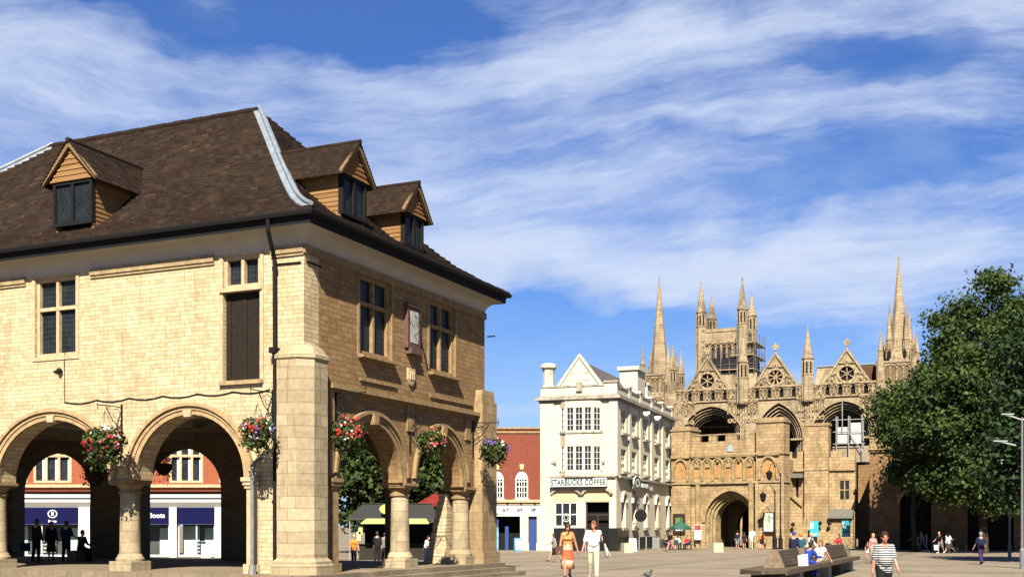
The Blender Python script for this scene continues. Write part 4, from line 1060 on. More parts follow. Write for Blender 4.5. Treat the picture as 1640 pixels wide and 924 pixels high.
# ---------------------------------------------------------------- corner coffee house
SGA = atan2(.9426, .334)
M_green = plain('sign green', (.003,.052,.032), .5, 0, .05); M_signw = plain('sign white', (.72,.74,.72), .5, 0, .04)
M_plinth = plain('black granite', (.014,.014,.015), .25, 0, .3, 12)
def coffee_house():
    g = thing('coffee_house', 'narrow cream faience corner building with gable, bay windows and coffee shop signs', 'building', (8.88, 100, 0), SGA)
    B = -.7; T_ = 12.3; W, L = 6.75, 23.7
    f = fl
    wl = MB()
    bays = [2.6, 6.5, 11.0, 15.8, 20.9]
    wl.panel([(0, B), (0.62, B), (.62, 3.68), (2.72, 3.68), (2.72, B), (W, B), (W, T_), (0, T_)][::-1], [rect(3.45, 5.48, 1.57, 3.68)], f, -.5, 0)
    hs = []
    for u in bays:
        for v0, v1 in ((9.75, 11.7), (6.4, 8.3)): hs.append(rect(u-.95, u+.95, v0, v1))
        hs.append([(u-.75, 1.5), (u+.75, 1.5)]+arc(u, 3.7, .75, .75, 8))
    wl.panel(rect(.5, L, B, T_), hs, fr, -.5, 0)
    wl.box(.5, L, W-.4, W, B, T_); wl.box(L-.5, L-.003, .5, W-.4, B, T_)
    wl.build('wall', M_cream, g)
    # pilasters
    for f_, u0, u1 in ((fl, -.05, 1.05), (fl, W-1.2, W+.02), (fr, -.12, 1.0), (fr, 4.2, 4.9), (fr, 8.4, 9.1), (fr, 13.1, 13.8), (fr, 18.0, 18.7), (fr, 22.7, L)):
        if f_ is fl and u0 < 0: 
            p = MB(); p.box(-.13, 0, -.13, .6, 5.9, T_); p.box(0, 1.0, -.13, 0, 5.9, T_); p.build('pilaster', M_cream, g); continue
        if f_ is fr and u0 < 0: continue
        p = MB(); p.fbox(f_, u0, u1, B if f_ is fl else 5.95, T_, 0.003, .12); p.build('pilaster', M_cream, g)
    # cornice in darker cream, parapet with panels
    c_ = MB()
    for e, z0, z1 in ((.15, T_, T_+.2), (.42, T_+.2, T_+.42), (.30, T_+.42, T_+.55)):
        c_.box(-e, .2, -e, W+e, z0+.003, z1); c_.box(.203, L+.1, -e, .2, z0+.003, z1)
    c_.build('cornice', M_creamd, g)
    p = MB(); zt = T_+1.3
    p.box(-.05, .25, 0, W, T_+.553, zt); p.box(.253, L, -.05, .2, T_+.553, zt-.1)
    p.box(-.15, .3, -.1, 1.0, T_+.553, zt+.25); 
    for u in (4.5, 8.75, 13.4, 18.3, 22.9): p.box(u-.45, u+.45, -.14, .28, T_+.553, zt+.2); p.box(u-.55, u+.55, -.22, .36, zt+.2, zt+.38)
    for i in range(7): u = 1.6+i*.65; p.fbox(fl, u-.07, u+.07, T_+.7, zt-.2, .05, .1)
    p.build('parapet', M_cream, g)
    cp = MB(); cp.box(-.12, .32, 1.0, W, zt, zt+.14); cp.box(.32, L, -.12, .27, zt-.1, zt+.04); cp.box(-.25, .4, -.22, 1.08, zt+.25, zt+.42); cp.fbox(fl, 3.0, 3.5, T_+.9, zt+.35, .05, .25)
    cp.build('coping', M_creamd, g)
    gb = MB(); gb.panel([(1.15, zt-.35), (5.55, zt-.35), (3.45, 16.15), (3.25, 16.15)], [], fl, -.7, -.32)
    for s_ in (-1, 1): gb.panel([(3.35+s_*2.35, zt-.2), (3.35+s_*2.15, zt-.35), (3.35, 16.2), (3.35, 16.5)][::s_], [], fl, -.75, -.2)
    for z in (14.2, 14.8): gb.fbox(fl, 2.5, 4.2, z, z+.06, -.32, -.28)
    gb.build('gable', M_cream, g)
    rf = MB(); rf.panel([(1.2, zt-.4), (5.5, zt-.4), (3.35, 16.0)], [], (lambda a, b, c: (c, a, b)), .7, 22); rf.build('roof', plain('slate', (.09,.08,.075), .7, 0, .2), g)
    ch = MB(); ch.lathe([(.62, T_+.56), (.62, 13.6), (.68, 13.7), (.50, 13.85), (.50, 15.2), (.62, 15.3), (.72, 15.4), (.72, 15.6), (.55, 15.75), (.3, 15.8)], 8, (.5, W-.55, 0), pi/8); ch.build('chimney', M_cream, g)
    ch = MB(); ch.box(13, 16.2, 1.25, 3.0, T_, 16.6); ch.box(12.8, 16.4, 1.05, 3.2, 16.6, 16.95); ch.box(17.2, 19, 1.25, 3.0, T_, 15.6); ch.box(17.1, 19.1, 1.1, 3.1, 15.6, 15.85); ch.build('chimney', M_cream, g)
    # bay (bowed) with two tiers of windows
    by = MB(); u0, u1 = 1.2, 5.0; pl = [(u0, 0), (u0+.7, .75), (u1-.7, .75), (u1, 0)]
    def poly(e): return [(-w_-(e if 0 < i < 3 else 0), u+(e*.7 if i > 1 else -e*.7)) for i, (u, w_) in enumerate(pl)]
    def tier(mb, e, z0, z1):
        q = poly(e); n = 4
        mb.add([(x, y, z0) for x, y in q]+[(x, y, z1) for x, y in q], [(0,1,5,4), (1,2,6,5), (2,3,7,6), (3,0,4,7), (3,2,1,0), (4,5,6,7)])
    tier(by, 0, 5.95, 6.35); tier(by, 0, 8.45, 9.75); tier(by, 0, 11.75, T_)
    # mullions
    for z0, z1 in ((6.353, 8.447), (9.753, 11.747)):
        for u, wd in ((u0+.7, .2), (u1-.7, .2), (u0+1.5, .14), (u0+2.3, .14)): by.box(-.76, -.5, u-wd/2, u+wd/2, z0, z1)
        by.box(-.2, -.003, u0, u0+.2, z0, z1); by.box(-.2, -.003, u1-.2, u1, z0, z1)
    bo = by.build('bay', M_cream, g)
    for z0, z1 in ((6.35, 8.45), (9.75, 11.75)):
        for a, b in ((u0+.8, u0+1.43), (u0+1.57, u0+2.23), (u0+2.37, u1-.8)):
            sash(bo, lambda u, v, w_: fl(u, v, .72+w_), a, b, z0+.003, z1-.003, 2, 4, M_white, M_glass, .032, .05)
        for s_, ua in ((1, u0), (-1, u1)):
            k = .75/.7; ang = atan2(.75, .7)
            ff = (lambda u, v, w_, s_=s_, ua=ua: fl(ua+s_*(u*cos(ang)-w_*sin(ang)*1), v, u*sin(ang)+w_*cos(ang)))
            sash(bo, ff, .18, .88, z0+.003, z1-.003, 2, 4, M_white, M_glass, .032, .05)
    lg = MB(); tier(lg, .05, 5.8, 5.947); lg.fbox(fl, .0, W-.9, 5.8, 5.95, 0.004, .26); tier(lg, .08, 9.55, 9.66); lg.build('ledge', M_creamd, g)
    # side windows
    for u in bays:
        for v0, v1 in ((9.75, 11.7), (6.4, 8.3)):
            sash(g, fr, u-.95, u+.95, v0, v1, 3, 3, M_cream, M_glass, .16, .1, -.42, -.15)
            s_ = MB(); s_.fbox(fr, u-1.1, u+1.1, v0-.26, v0-.05, .003, .28); s_.build('sill', M_creamd, g)
        m_ = MB(); m_.ring(arc(u, 3.7, .75, .75, 10), arc(u, 3.7, 1.0, 1.0, 10), fr, -.1, .2); m_.build('arch_moulding', M_cream, g)
        p = MB(); p.panel([(u-.75, 1.5), (u+.75, 1.5)]+arc(u, 3.7, .75, .75, 8), [], fr, -.45, -.4); p.m = 1; p.fbox(fr, u-.05, u+.05, 1.5, 4.4, -.4, -.3); p.fbox(fr, u-.75, u+.75, 3.3, 3.4, -.4, -.28)
        p.build('window', [M_glass, M_cream], g)
        s_ = MB(); s_.fbox(fr, u-.95, u+.95, 1.25, 1.45, .003, .25); s_.build('sill', M_creamd, g)
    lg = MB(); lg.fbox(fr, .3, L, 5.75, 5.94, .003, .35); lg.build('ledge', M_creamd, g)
    # ground floor front
    for a, b in ((3.3, 5.6), (.5, 2.85)):
        c, hw = (a+b)/2, (b-a)/2
        m_ = MB(); m_.ring([(c+hw*cos(t_), 4.35+.45*sin(t_)) for t_ in [pi*i/10 for i in range(11)]], [(c+(hw+.22)*cos(t_), 4.35+.65*sin(t_)) for t_ in [pi*i/10 for i in range(11)]], fl, 0.003, .28)
        m_.m = 1; m_.panel([(c+hw*cos(t_), 4.35+.45*sin(t_)) for t_ in [pi*i/10 for i in range(11)]]+[(c-hw, 3.75), (c+hw, 3.75)], [], fl, .003, .03); m_.m = 0
        m_.build('shop_arch', [M_creamd, plain('lintel panel', (.66,.50,.27), .6, 0, .08)], g)
    sash(g, fl, 3.45, 5.48, 1.57, 3.68, 3, 2, M_white, M_glass, .09, .09)
    lo = MB(); lo.ring([(4.46+.30*cos(2*pi*i/20), 2.35+.30*sin(2*pi*i/20)) for i in range(21)], [(4.46+.36*cos(2*pi*i/20), 2.35+.36*sin(2*pi*i/20)) for i in range(21)], fl, -.03, 0)
    lo.ring([(4.46+.17*cos(2*pi*i/20), 2.35+.17*sin(2*pi*i/20)) for i in range(21)], [(4.46+.2*cos(2*pi*i/20), 2.35+.2*sin(2*pi*i/20)) for i in range(21)], fl, -.03, 0)
    lo.build('window_roundel', M_signw, g)
    d = MB(); d.box(.9, 1.0, .5, 2.85, B, 3.7); d.build('dark_doorway', M_dark, g)
    d = MB(); d.fbox(fl, .62, 2.72, 2.55, 2.65, -.35, -.2); d.fbox(fl, .62, .72, B, 3.68, -.35, -.2); d.fbox(fl, 2.62, 2.72, B, 3.68, -.35, -.2); d.fbox(fl, 1.62, 1.72, B, 2.55, -.35, -.2); d.build('door_frame', plain('maroon frame', (.035,.015,.018), .5), g)
    pl_ = MB(); pl_.fbox(fl, 2.75, 6.5, B, 1.45, .003, .1); pl_.box(-.14, .55, -.14, -.003, B, 1.45); pl_.box(-.14, -.003, -.003, .6, B, 1.45); pl_.box(.55, 4.1, -.12, -.003, B, 1.45); pl_.box(4.1, L, -.12, -.003, B, .35); pl_.build('plinth', M_plinth, g)
    sg = MB(); sg.fbox(fl, .75, 5.75, 5.0, 5.72, .05, .62); so_ = sg.build('shop_sign', M_signw, g)
    text_mesh('STARBUCKS COFFEE', .50, M_green, so_, face_matrix('left', (-.635, 3.22, 5.34)), bold=.013, space=1.07).scale.y = 1.4
    sg = MB(); sg.fbox(fr, 5.3, 13.2, 5.0, 5.65, .05, .22); so_ = sg.build('shop_sign', M_signw, g)
    gp = MB(); gp.fbox(fr, 6.6, 11.6, 5.03, 5.62, .22, .26); gp.build('sign_panel', M_green, so_)
    text_mesh('STARBUCKS COFFEE', .42, M_signw, so_, face_matrix('right', (9.1, -.275, 5.32)), bold=.014).scale.y = 1.25
    rd = MB(); n = 28; cc = lambda r: [(5.7+r*1.35*cos(2*pi*i/n), 5.5+r*.62*sin(2*pi*i/n)) for i in range(n+1)]
    rd.panel(cc(1.0)[:-1], [], fr, .4, .5); rd.m = 1; rd.ring(cc(.66), cc(.92), fr, .5, .52); rd.ring(cc(.02), cc(.3), fr, .5, .515)
    rd.build('sign_roundel', [M_signw, M_green], so_)
    for q in ((1.0, 1.28), (5.35, 5.75)): al = MB(); al.fbox(fl, *q, 7.0, 7.18, .003, .2); al.build('vent', M_creamd, g)
    for u in (8.9, 13.6): hs_ = MB(); hs_.box(u-.15, u+.15, -.9, -.3, 11.9, 12.15); hs_.box(u-.3, u+.3, -.75, -.45, 11.75, 11.95); hs_.build('floodlight', M_white, g)
    sg2 = MB(); sg2.tube([(5.9, .0, 3.15), (5.9, -.9, 3.15)], .035, 5); sg2.panel([(-.75+.55*cos(2*pi*i/20), 2.55+.55*sin(2*pi*i/20)) for i in range(20)], [], (lambda a, b, c: (5.9+c, a, b)), -.06, .06); sg2.build('hanging_sign', M_black, g)
coffee_house()

# ---------------------------------------------------------------- red brick shop
M_blue = plain('door blue', (.012,.045,.22), .4, 0, .1)
def brick_shop():
    g = thing('brick_shop', 'two storey red brick shop with arched white sash windows and white fascia', 'shop', (0, 104, 0), 0)
    B = -.7; f = fr; T_ = 10.2; XL = -9; XR = 2.62
    wins = [(.86, .56), (-1.3, .56), (-3.5, .56), (-5.7, .56)]
    ar = lambda c, a: [(c-a, 4.05), (c+a, 4.05)]+[(c+a*cos(t_), 5.75+.75*sin(t_)) for t_ in [pi*i/10 for i in range(11)]]
    w_ = MB(); w_.panel([(XL, 3.95), (XR, 3.95), (XR, T_), (XL, T_)], [ar(c, a) for c, a in wins], f, -.4, 0)
    w_.box(XL, XR, .4, 8, 3.95, 4.2); w_.box(XL, XL+.4, .4, 8, 4.2, T_); w_.build('wall', M_brick, g)
    c_ = MB(); c_.fbox(f, XL, XR+.0, T_-.35, T_-.2, .003, .1); c_.fbox(f, XL, XR, T_+.003, T_+.16, -.5, .12); c_.build('coping', M_trimd, g)
    for c, a in wins:
        m_ = MB(); m_.ring(ar(c, a)+[ar(c, a)[0]], [(c+(x-c)*.80, 4.05+(z-4.05)*.90+.1) for x, z in ar(c, a)+[ar(c, a)[0]]], f, -.2, -.05)
        m_.fbox(f, c-a-.1, c+a+.1, 3.96, 4.04, -.1, .15)
        for i in (-1, 0, 1): m_.fbox(f, c+i*.22-.03, c+i*.22+.03, 4.2, 5.95, -.17, -.09)
        for z in (4.6, 5.1, 5.55): m_.fbox(f, c-a*.8, c+a*.8, z-.03, z+.03, -.172, -.088)
        m_.panel([(c-a*.8, 5.75), (c+a*.8, 5.75)]+[(c+a*.8*cos(t_), 5.75+.72*sin(t_)) for t_ in [pi*i/10 for i in range(11)]], [], f, -.165, -.10)
        wo = m_.build('window', M_white, g)
        p = MB(); p.fbox(f, c-a*.85, c+a*.85, 4.1, 6.3, -.26, -.2); p.build('pane', M_glass, wo)
        k = MB(); k.panel([(c-.14, 6.62), (c+.14, 6.62), (c+.2, 7.1), (c-.2, 7.1)], [], f, .0, .08); k.build('keystone', plain('yellow keystone', (.66,.50,.24), .8), g)
    c_ = MB(); c_.fbox(f, XL, XR+.02, 3.7, 3.95, -.4, .35); c_.fbox(f, XL, XR, 3.5, 3.7, -.4, .2); c_.build('shop_cornice', M_trim, g)
    s_ = MB(); s_.fbox(f, XL, XR-.1, 2.5, 3.5, -.3, .12); so_ = s_.build('shop_sign', M_white, g)
    for i in range(5):
        d = MB(); u = 1.85-i*1.28; d.panel([(u+.17*cos(2*pi*j/14), 3.05+.17*sin(2*pi*j/14)) for j in range(14)], [], f, .12, .16); d.build('roundel', plain('grey roundel', (.16,.16,.18), .6), so_)
    d = MB(); d.fbox(f, -2.0, -1.2, 2.62, 2.72, .12, .14); d.build('sign_line', M_black, so_)
    for i in range(4): sp_ = MB(); u = 2.0-i*1.2; sp_.tube([f(u, 3.62, .1), f(u, 3.75, .5), f(u, 3.6, .62)], .03, 5); sp_.ball(f(u, 3.56, .64), .09, 8, 5); sp_.build('spotlight', M_black, so_)
    for u0, u1 in ((.72, 1.45), (2.2, 2.66), (-3.3, -2.6)):
        p = MB(); p.fbox(f, u0, u1, B, 2.5, -.3, .08); p.fbox(f, u0-.05, u1+.05, B, .1, -.3, .14); p.build('pilaster', M_cream, g)
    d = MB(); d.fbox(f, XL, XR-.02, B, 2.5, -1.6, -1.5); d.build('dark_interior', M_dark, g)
    d = MB(); d.fbox(f, 1.5, 2.16, B, 1.5, -.25, -.18); d.fbox(f, 1.5, 2.16, 1.5, 2.48, -.24, -.2); d.build('door', M_blue, g)
    d = MB(); d.fbox(f, -1.55, -1.2, B, 2.2, -.3, -.2); d.build('door', M_blue, g)
    d = MB(); d.fbox(f, -.62, -.3, B, 1.6, -.4, -.3); d.build('door', M_blue, g)
    d = MB(); d.fbox(f, -1.9, -1.2, B+.2, 1.5, -.19, -.16); d.build('window_poster', plain('poster blue', (.16,.42,.66), .5, 0, .4, 3), g)
brick_shop()

# ---------------------------------------------------------------- chemist's shop seen through the arcade
def chemist():
    g = thing('chemist_shop', 'red brick shop with stone mullioned windows and dark blue chemist signs', 'shop', (0, 80, 0), 0)
    B = -.7; f = fr; XL, XR = -36.0, -16.6; T_ = 11.5
    wu = [(px-820)/F*80 for px in (55, 85, 118, 150, 262, 299, 324, 352)]
    grp = [(-34.0, 2.0), (-31.3, 2.6), (-26.8, 2.0), (-22.2, 2.3), (-19.2, 1.5)]
    hs = [rect(c-w_/2, c+w_/2, 4.55, 7.35) for c, w_ in grp]+[rect(c-w_/2, c+w_/2, 8.4, 10.4) for c, w_ in grp]
    w_ = MB(); w_.panel(rect(XL, XR, 4.0, T_), hs, f, -.4, 0); w_.box(XL, XR, .4, 8, 4.0, 4.2); w_.box(XL, XL+.4, .4, 8, 4.2, T_); w_.box(XR-.4, XR, .4, 8, 4.2, T_); w_.build('wall', M_obrick, g)
    for q in hs:
        u0, u1, v0, v1 = q[0][0], q[1][0], q[0][1], q[2][1]; n = max(2, round((u1-u0)/.85))
        m_ = MB(); win_bars(m_, f, u0, u1, v0, v1, [lerp(u0, u1, i/n) for i in range(1, n)], [lerp(v0, v1, .66)], .17, -.3, .03)
        wo = m_.build('window', M_trim, g); p = MB(); p.fbox(f, u0+.1, u1-.1, v0+.1, v1-.1, -.22, -.18); p.build('pane', M_glass, wo)
        for i in range(n): cu = MB(); a = lerp(u0, u1, (i+.62)/n); cu.fbox(f, a, a+.18, v0+.2, v1-.2, -.179, -.16); cu.build('curtain', M_white, wo)
    b_ = MB(); b_.fbox(f, XL, XR, 4.25, 4.45, .003, .22); b_.fbox(f, XL, XR, 7.6, 7.8, .003, .2); b_.fbox(f, XL, XR, T_, T_+.3, -.4, .3); b_.build('stone_band', M_trim, g)
    c_ = MB(); c_.fbox(f, XL, XR, 3.25, 3.55, -.4, .5); c_.fbox(f, XL, XR, 3.553, 3.75, -.4, .65); c_.panel([(.2, 2.9), (.5, 3.25), (0, 3.25), (0, 2.9)], [], (lambda a, b, c: f(c, b, a)), XL, XR); c_.build('shop_cornice', M_white, g)
    navy = plain('sign navy', (.0015,.002,.05), .85, 0, .05)
    piers = [(-29.45, -28.7), (-23.3, -22.8), (-20.2, -19.75), (-17.0, -16.6), (-36, -35)]
    for u0, u1 in piers: p = MB(); p.fbox(f, u0, u1, B, 2.9, -.3, .25); p.build('pilaster', M_white, g)
    for u0, u1, tx in ((-34.6, -29.5, 1), (-28.65, -23.35, 2), (-22.75, -20.25, 0), (-19.7, -17.05, 0)):
        s_ = MB(); s_.fbox(f, u0, u1, 1.75, 2.88, -.3, .16); so_ = s_.build('shop_sign', navy, g)
        if tx == 1:
            c = -31.25
            text_mesh('Boots', .24, M_signw, so_, face_matrix('right', (c, -.175, 1.95)), bold=.006)
            r_ = MB(); r_.ring([(c+.26*cos(2*pi*i/20), 2.45+.22*sin(2*pi*i/20)) for i in range(21)], [(c+.33*cos(2*pi*i/20), 2.45+.28*sin(2*pi*i/20)) for i in range(21)], f, .16, .18); r_.build('sign_roundel', M_signw, so_)
            text_mesh('B', .36, M_signw, so_, face_matrix('right', (c, -.175, 2.45)), bold=.012)
        if tx == 2: text_mesh('Boots', .46, M_signw, so_, face_matrix('right', (-24.15, -.175, 2.33)), bold=.012)
        i_ = MB(); i_.fbox(f, u0, u1, B+.25, 1.74, -1.2, -1.1); i_.fbox(f, u0, u1, B, B+.25, -1.2, .1); so2 = i_.build('shop_window', plain('shop interior', (.03,.045,.045), .6, 0, .5, 1.5), g)
        i_ = MB(); i_.fbox(f, u0+.06, u0+1.2, B+.3, 1.6, -1.09, -1.0); i_.build('window_display', plain('display panel', (.42,.55,.50), .6, 0, .15, 1.2), so2); i_ = MB(); i_.fbox(f, u1-.95, u1-.1, B+.3, 1.5, -1.09, -1.0); i_.build('window_display', plain('display panel', (.42,.55,.50), .6, 0, .15, 1.2), so2)
        i_ = MB(); i_.fbox(f, lerp(u0, u1, .42), lerp(u0, u1, .62), B+.3, .6, -1.05, -.95)
        for k in range(4): i_.fbox(f, lerp(u0, u1, .42)-.05, lerp(u0, u1, .62)+.05, B+.5+.25*k, B+.54+.25*k, -.95, -.8)
        i_.build('display_stand', M_grey, so2)
        fr_ = MB(); fr_.fbox(f, u0, u1, B+.25, B+.37, -.1, .0); fr_.fbox(f, u0, u0+.07, B+.37, 1.74, -.1, 0); fr_.fbox(f, u1-.07, u1, B+.37, 1.74, -.1, 0); fr_.fbox(f, (u0+u1)/2-.04, (u0+u1)/2+.04, B+.37, 1.74, -.1, 0); fr_.build('shop_frame', M_white, g)
chemist()
# ---------------------------------------------------------------- trees
M_leaf = leafy('plane leaf', (.012,.028,.006), (.090,.140,.030), .5, .3)
M_leafd = leafy('dark leaf', (.008,.022,.006), (.035,.075,.018), .5, .25)
M_bark = plain('bark', (.05,.038,.026), .95, 0, .35, 3, .6)
def tree(label, px, d, lobes, nleaf, size, mat, trunk_r=.35, seed=1, group='trees beside the square', rest=None):
    """lobes: (dx, dy, z, r) round the trunk base"""
    rng = random.Random(seed); p0 = pos(px, d); o = thing('tree', label, 'tree', p0, 0, group)
    tr = MB(); ztop = max(l[2] for l in lobes)*.8
    path = [(0, 0, -.3), (.05, .1, 1.5), (-.1, 0, 3.2), (.15, .1, ztop*.5), (.3, 0, ztop*.75), (.1, .2, ztop)]
    tr.tube(path, trunk_r, 9, trunk_r*.15)
    for l in lobes:
        zs = min(l[2]*.55, ztop*.6); b = Vector((.05, .05, zs)); e = Vector((l[0], l[1], l[2])); mid = b.lerp(e, .5)+Vector((0, 0, .6))
        tr.tube([b, mid, e], trunk_r*.42, 6, trunk_r*.06)
        for k in range(5):
            q = Vector((rng.gauss(0, 1), rng.gauss(0, 1), rng.gauss(0, .8))).normalized()*l[3]*.8
            s_ = b.lerp(e, rng.uniform(.5, .95)); tr.tube([s_, e+q], trunk_r*.12, 4, trunk_r*.03)
    tr.build('trunk', M_bark, o)
    vs = []; fs = []; tint = []
    tot = sum(l[3]**2 for l in lobes)
    for l in lobes:
        n = int(nleaf*l[3]**2/tot); nc = max(5, int(n/64))
        for c in range(nc):
            q = Vector((rng.gauss(0, 1), rng.gauss(0, 1), rng.gauss(0, 1))).normalized()
            rr = l[3]*(rng.random()**.28)*rng.uniform(.8, 1.12)
            cc = Vector((l[0], l[1], l[2]))+Vector((q.x*rr, q.y*rr, q.z*rr*.85))
            ct = rng.uniform(.15, .85); cr = size*rng.uniform(3.0, 6.2)
            for k in range(64):
                pnt = cc+Vector((rng.gauss(0, .45)*cr, rng.gauss(0, .45)*cr, rng.gauss(0, .28)*cr))
                nrm = (q*.6+Vector((rng.gauss(0, .7), rng.gauss(0, .7), rng.gauss(.5, .6)))).normalized()
                a = nrm.orthogonal().normalized(); b = nrm.cross(a); t_ = rng.random()*6.28
                a, b = a*cos(t_)+b*sin(t_), b*cos(t_)-a*sin(t_)
                s_ = size*rng.uniform(.5, 1.6); i = len(vs)
                vs += [pnt-a*s_*.5, pnt+b*s_*.36, pnt+a*s_*.6, pnt-b*s_*.36]; fs.append((i, i+1, i+2, i+3)); tint.append(min(1, max(0, ct+rng.gauss(0, .15))))
    me = bpy.data.meshes.new('crown'); me.from_pydata(vs, [], fs); me.materials.append(mat)
    cr = bpy.data.objects.new('crown', me); COL.objects.link(cr); cr.parent = o; set_tint(cr, tint)
    return o
def lobes_px(px0, d, lst):
    p0 = pos(px0, d); out_ = []
    for px, py, rp, dy in lst:
        dd = d+dy; out_.append(((px-820)/F*dd-p0.x, dy, hz_(py, dd)-p0.z, rp/F*dd))
    return out_
tree('tall broad plane tree with dense green crown at the right edge of the square', 1575, 92, lobes_px(1575, 92, [
    (1592, 458, 30, 0), (1545, 500, 32, 1), (1512, 520, 24, 1), (1618, 515, 50, 0), (1580, 560, 60, -1), (1520, 545, 34, 0), (1640, 590, 60, 0), (1540, 620, 62, -2), (1500, 600, 38, 1), (1600, 660, 68, -2), (1510, 690, 58, -1), (1560, 735, 55, -2), (1640, 730, 60, 0), (1680, 520, 60, 1), (1700, 640, 70, 0), (1650, 520, 55, 0), (1480, 655, 36, 2), (1500, 770, 34, 0), (1545, 785, 32, -1), (1600, 795, 34, -1), (1640, 790, 36, 0)]), 88000, .25, M_leaf, .42, 2)
tree('lower bushy tree standing left of the tall plane tree before the stone house', 1464, 97, lobes_px(1455, 97, [
    (1425, 640, 30, 0), (1455, 660, 36, 0), (1480, 620, 30, 1), (1430, 690, 34, -1), (1465, 720, 38, -1), (1440, 755, 28, 0), (1490, 690, 34, 0), (1485, 770, 30, 0), (1408, 655, 18, 0)]), 30000, .24, M_leaf, .25, 5)
tree('leafy tree overhanging the lamp masts at the right-hand edge of the view', 1690, 66, lobes_px(1690, 66, [
    (1700, 560, 80, 0), (1660, 640, 62, 0), (1630, 700, 48, 0), (1690, 720, 80, 0), (1620, 770, 36, 1), (1655, 790, 40, 0), (1760, 640, 90, 1)]), 26000, .25, M_leafd, .34, 9)
tree('dark tree behind the market stall seen through the narrow arcade', 600, 92, lobes_px(600, 92, [(590, 740, 40, 0), (570, 700, 40, 0), (620, 700, 46, 1), (600, 650, 50, 0), (630, 760, 34, 0), (560, 770, 34, 0), (600, 800, 34, 1), (575, 825, 26, 1)]), 22000, .34, M_leaf, .4, 11)
tree('second dark tree behind the market stall, right of the round column', 690, 96, lobes_px(690, 96, [(690, 745, 36, 0), (670, 700, 42, 0), (715, 700, 46, 1), (690, 650, 50, 0), (715, 755, 34, 0), (660, 770, 30, 0), (680, 800, 34, 1), (640, 815, 30, 1), (720, 810, 30, 1)]), 22000, .34, M_leaf, .4, 12)

# ---------------------------------------------------------------- hanging baskets
PET = [plain('petal red', (.50,.008,.014), .6), plain('petal pink', (.42,.03,.09), .6), plain('petal white', (.66,.66,.66), .6), plain('petal violet', (.16,.08,.42), .6), plain('petal yellow', (.6,.42,.05), .6)]
M_soil = plain('coir liner', (.05,.035,.02), .95, 0, .3)
def hanging_basket(px, py, d, label, r, cols, n, side, seed, droop=.4):
    """d is the distance; the wall lies to the given side: +1 = the wall is to the right"""
    rng = random.Random(seed); c = Vector(((px-820)/F*d, d, hz_(py, d)))
    o = thing('hanging_basket', label, 'hanging basket', c, 0, 'hanging baskets on the market hall')
    b = MB(); b.lathe([(.02, -r*.95), (r*.35, -r*.85), (r*.62, -r*.5), (r*.7, -.05), (r*.6, 0)], 14); b.build('basket_bowl', M_soil, o)
    ch = MB()
    for i in range(3): a = i*2.1; ch.tube([(r*.65*cos(a), r*.65*sin(a), -.02), (0, 0, r*1.45)], .008, 4)
    ch.build('chain', M_black, o)
    vs = []; fs = []; tint = []
    for i in range(n*4):
        q = Vector((rng.gauss(0, 1), rng.gauss(0, 1), rng.gauss(0, .9))).normalized(); rr = r*rng.uniform(.55, 1.0)
        p = Vector((q.x*rr, q.y*rr, q.z*rr*.75+(.05*r))); 
        if q.z < 0 and rng.random() < .5: p.z -= rng.random()*droop*r*1.6
        nrm = (q+Vector((rng.gauss(0, .5), rng.gauss(0, .5), rng.gauss(.3, .5)))).normalized()
        a = nrm.orthogonal().normalized(); bb = nrm.cross(a); t_ = rng.random()*6.28; a, bb = a*cos(t_)+bb*sin(t_), bb*cos(t_)-a*sin(t_)
        s_ = r*rng.uniform(.12, .24); k = len(vs); vs += [p-a*s_*.5, p+bb*s_*.4, p+a*s_*.6, p-bb*s_*.4]; fs.append((k, k+1, k+2, k+3)); tint.append(rng.random())
    me = bpy.data.meshes.new('foliage'); me.from_pydata(vs, [], fs); me.materials.append(M_leaf); fo = bpy.data.objects.new('foliage', me); COL.objects.link(fo); fo.parent = o; set_tint(fo, tint)
    for ci in sorted(set(cols)):
        fm = MB(); cl = [Vector((rng.gauss(0, 1), rng.gauss(-.3, 1), rng.gauss(.25, .8))).normalized() for _ in range(max(3, n//40))]
        for i in range(int(n*.34*cols.count(ci)/len(cols))):
            q = (rng.choice(cl)+Vector((rng.gauss(0, .22), rng.gauss(0, .22), rng.gauss(0, .22)))).normalized(); rr = r*rng.uniform(.85, 1.08)
            p = Vector((q.x*rr, q.y*rr, q.z*rr*.78+.05*r)); a = q.orthogonal().normalized(); bb = q.cross(a); s_ = r*rng.uniform(.055, .10)
            pts = [p+q*.02]+[p+(a*cos(j*pi/3)+bb*sin(j*pi/3))*s_*(1 if j % 2 else .75)-q*.01 for j in range(6)]
            fm.add(pts, [(0, j+1, (j+1) % 6+1) for j in range(6)])
        fl_ = fm.build('blossom', PET[ci], o, False, False)
        if PET[ci] is not None: pass
    return o
def bracket(u, z, on, label):
    """scrolled iron bracket fixed to the market hall wall"""
    f = fl if on == 'l' else fr
    mb = MB()
    mb.fbox(f, u-.03, u+.03, z-1.35, z+.1, .003, .04)
    mb.tube([f(u, z, .02), f(u, z, 1.15)], .018, 5); mb.tube([f(u, z-.75, .03), f(u, z-.45, .45), f(u, z-.03, .75)], .016, 5)
    for cz, cw, r in ((z-.25, .28, .2), (z-.55, .16, .14), (z-.15, .6, .11)):
        mb.tube([f(u, cz+r*(1-i*.03)*sin(i*.55), cw+r*(1-i*.03)*cos(i*.55)) for i in range(13)], .012, 4)
    mb.tube([f(u, z+.16, 1.12), f(u, z-.16, 1.12)], .014, 4)
    o = mb.build('basket_bracket', M_black, gh)
bracket(7.2, 5.55, 'l', 0); bracket(1.15, 5.75, 'l', 0); bracket(1.75, 5.85, 'r', 0); bracket(6.6, 5.6, 'r', 0); bracket(11.7, 5.7, 'r', 0)
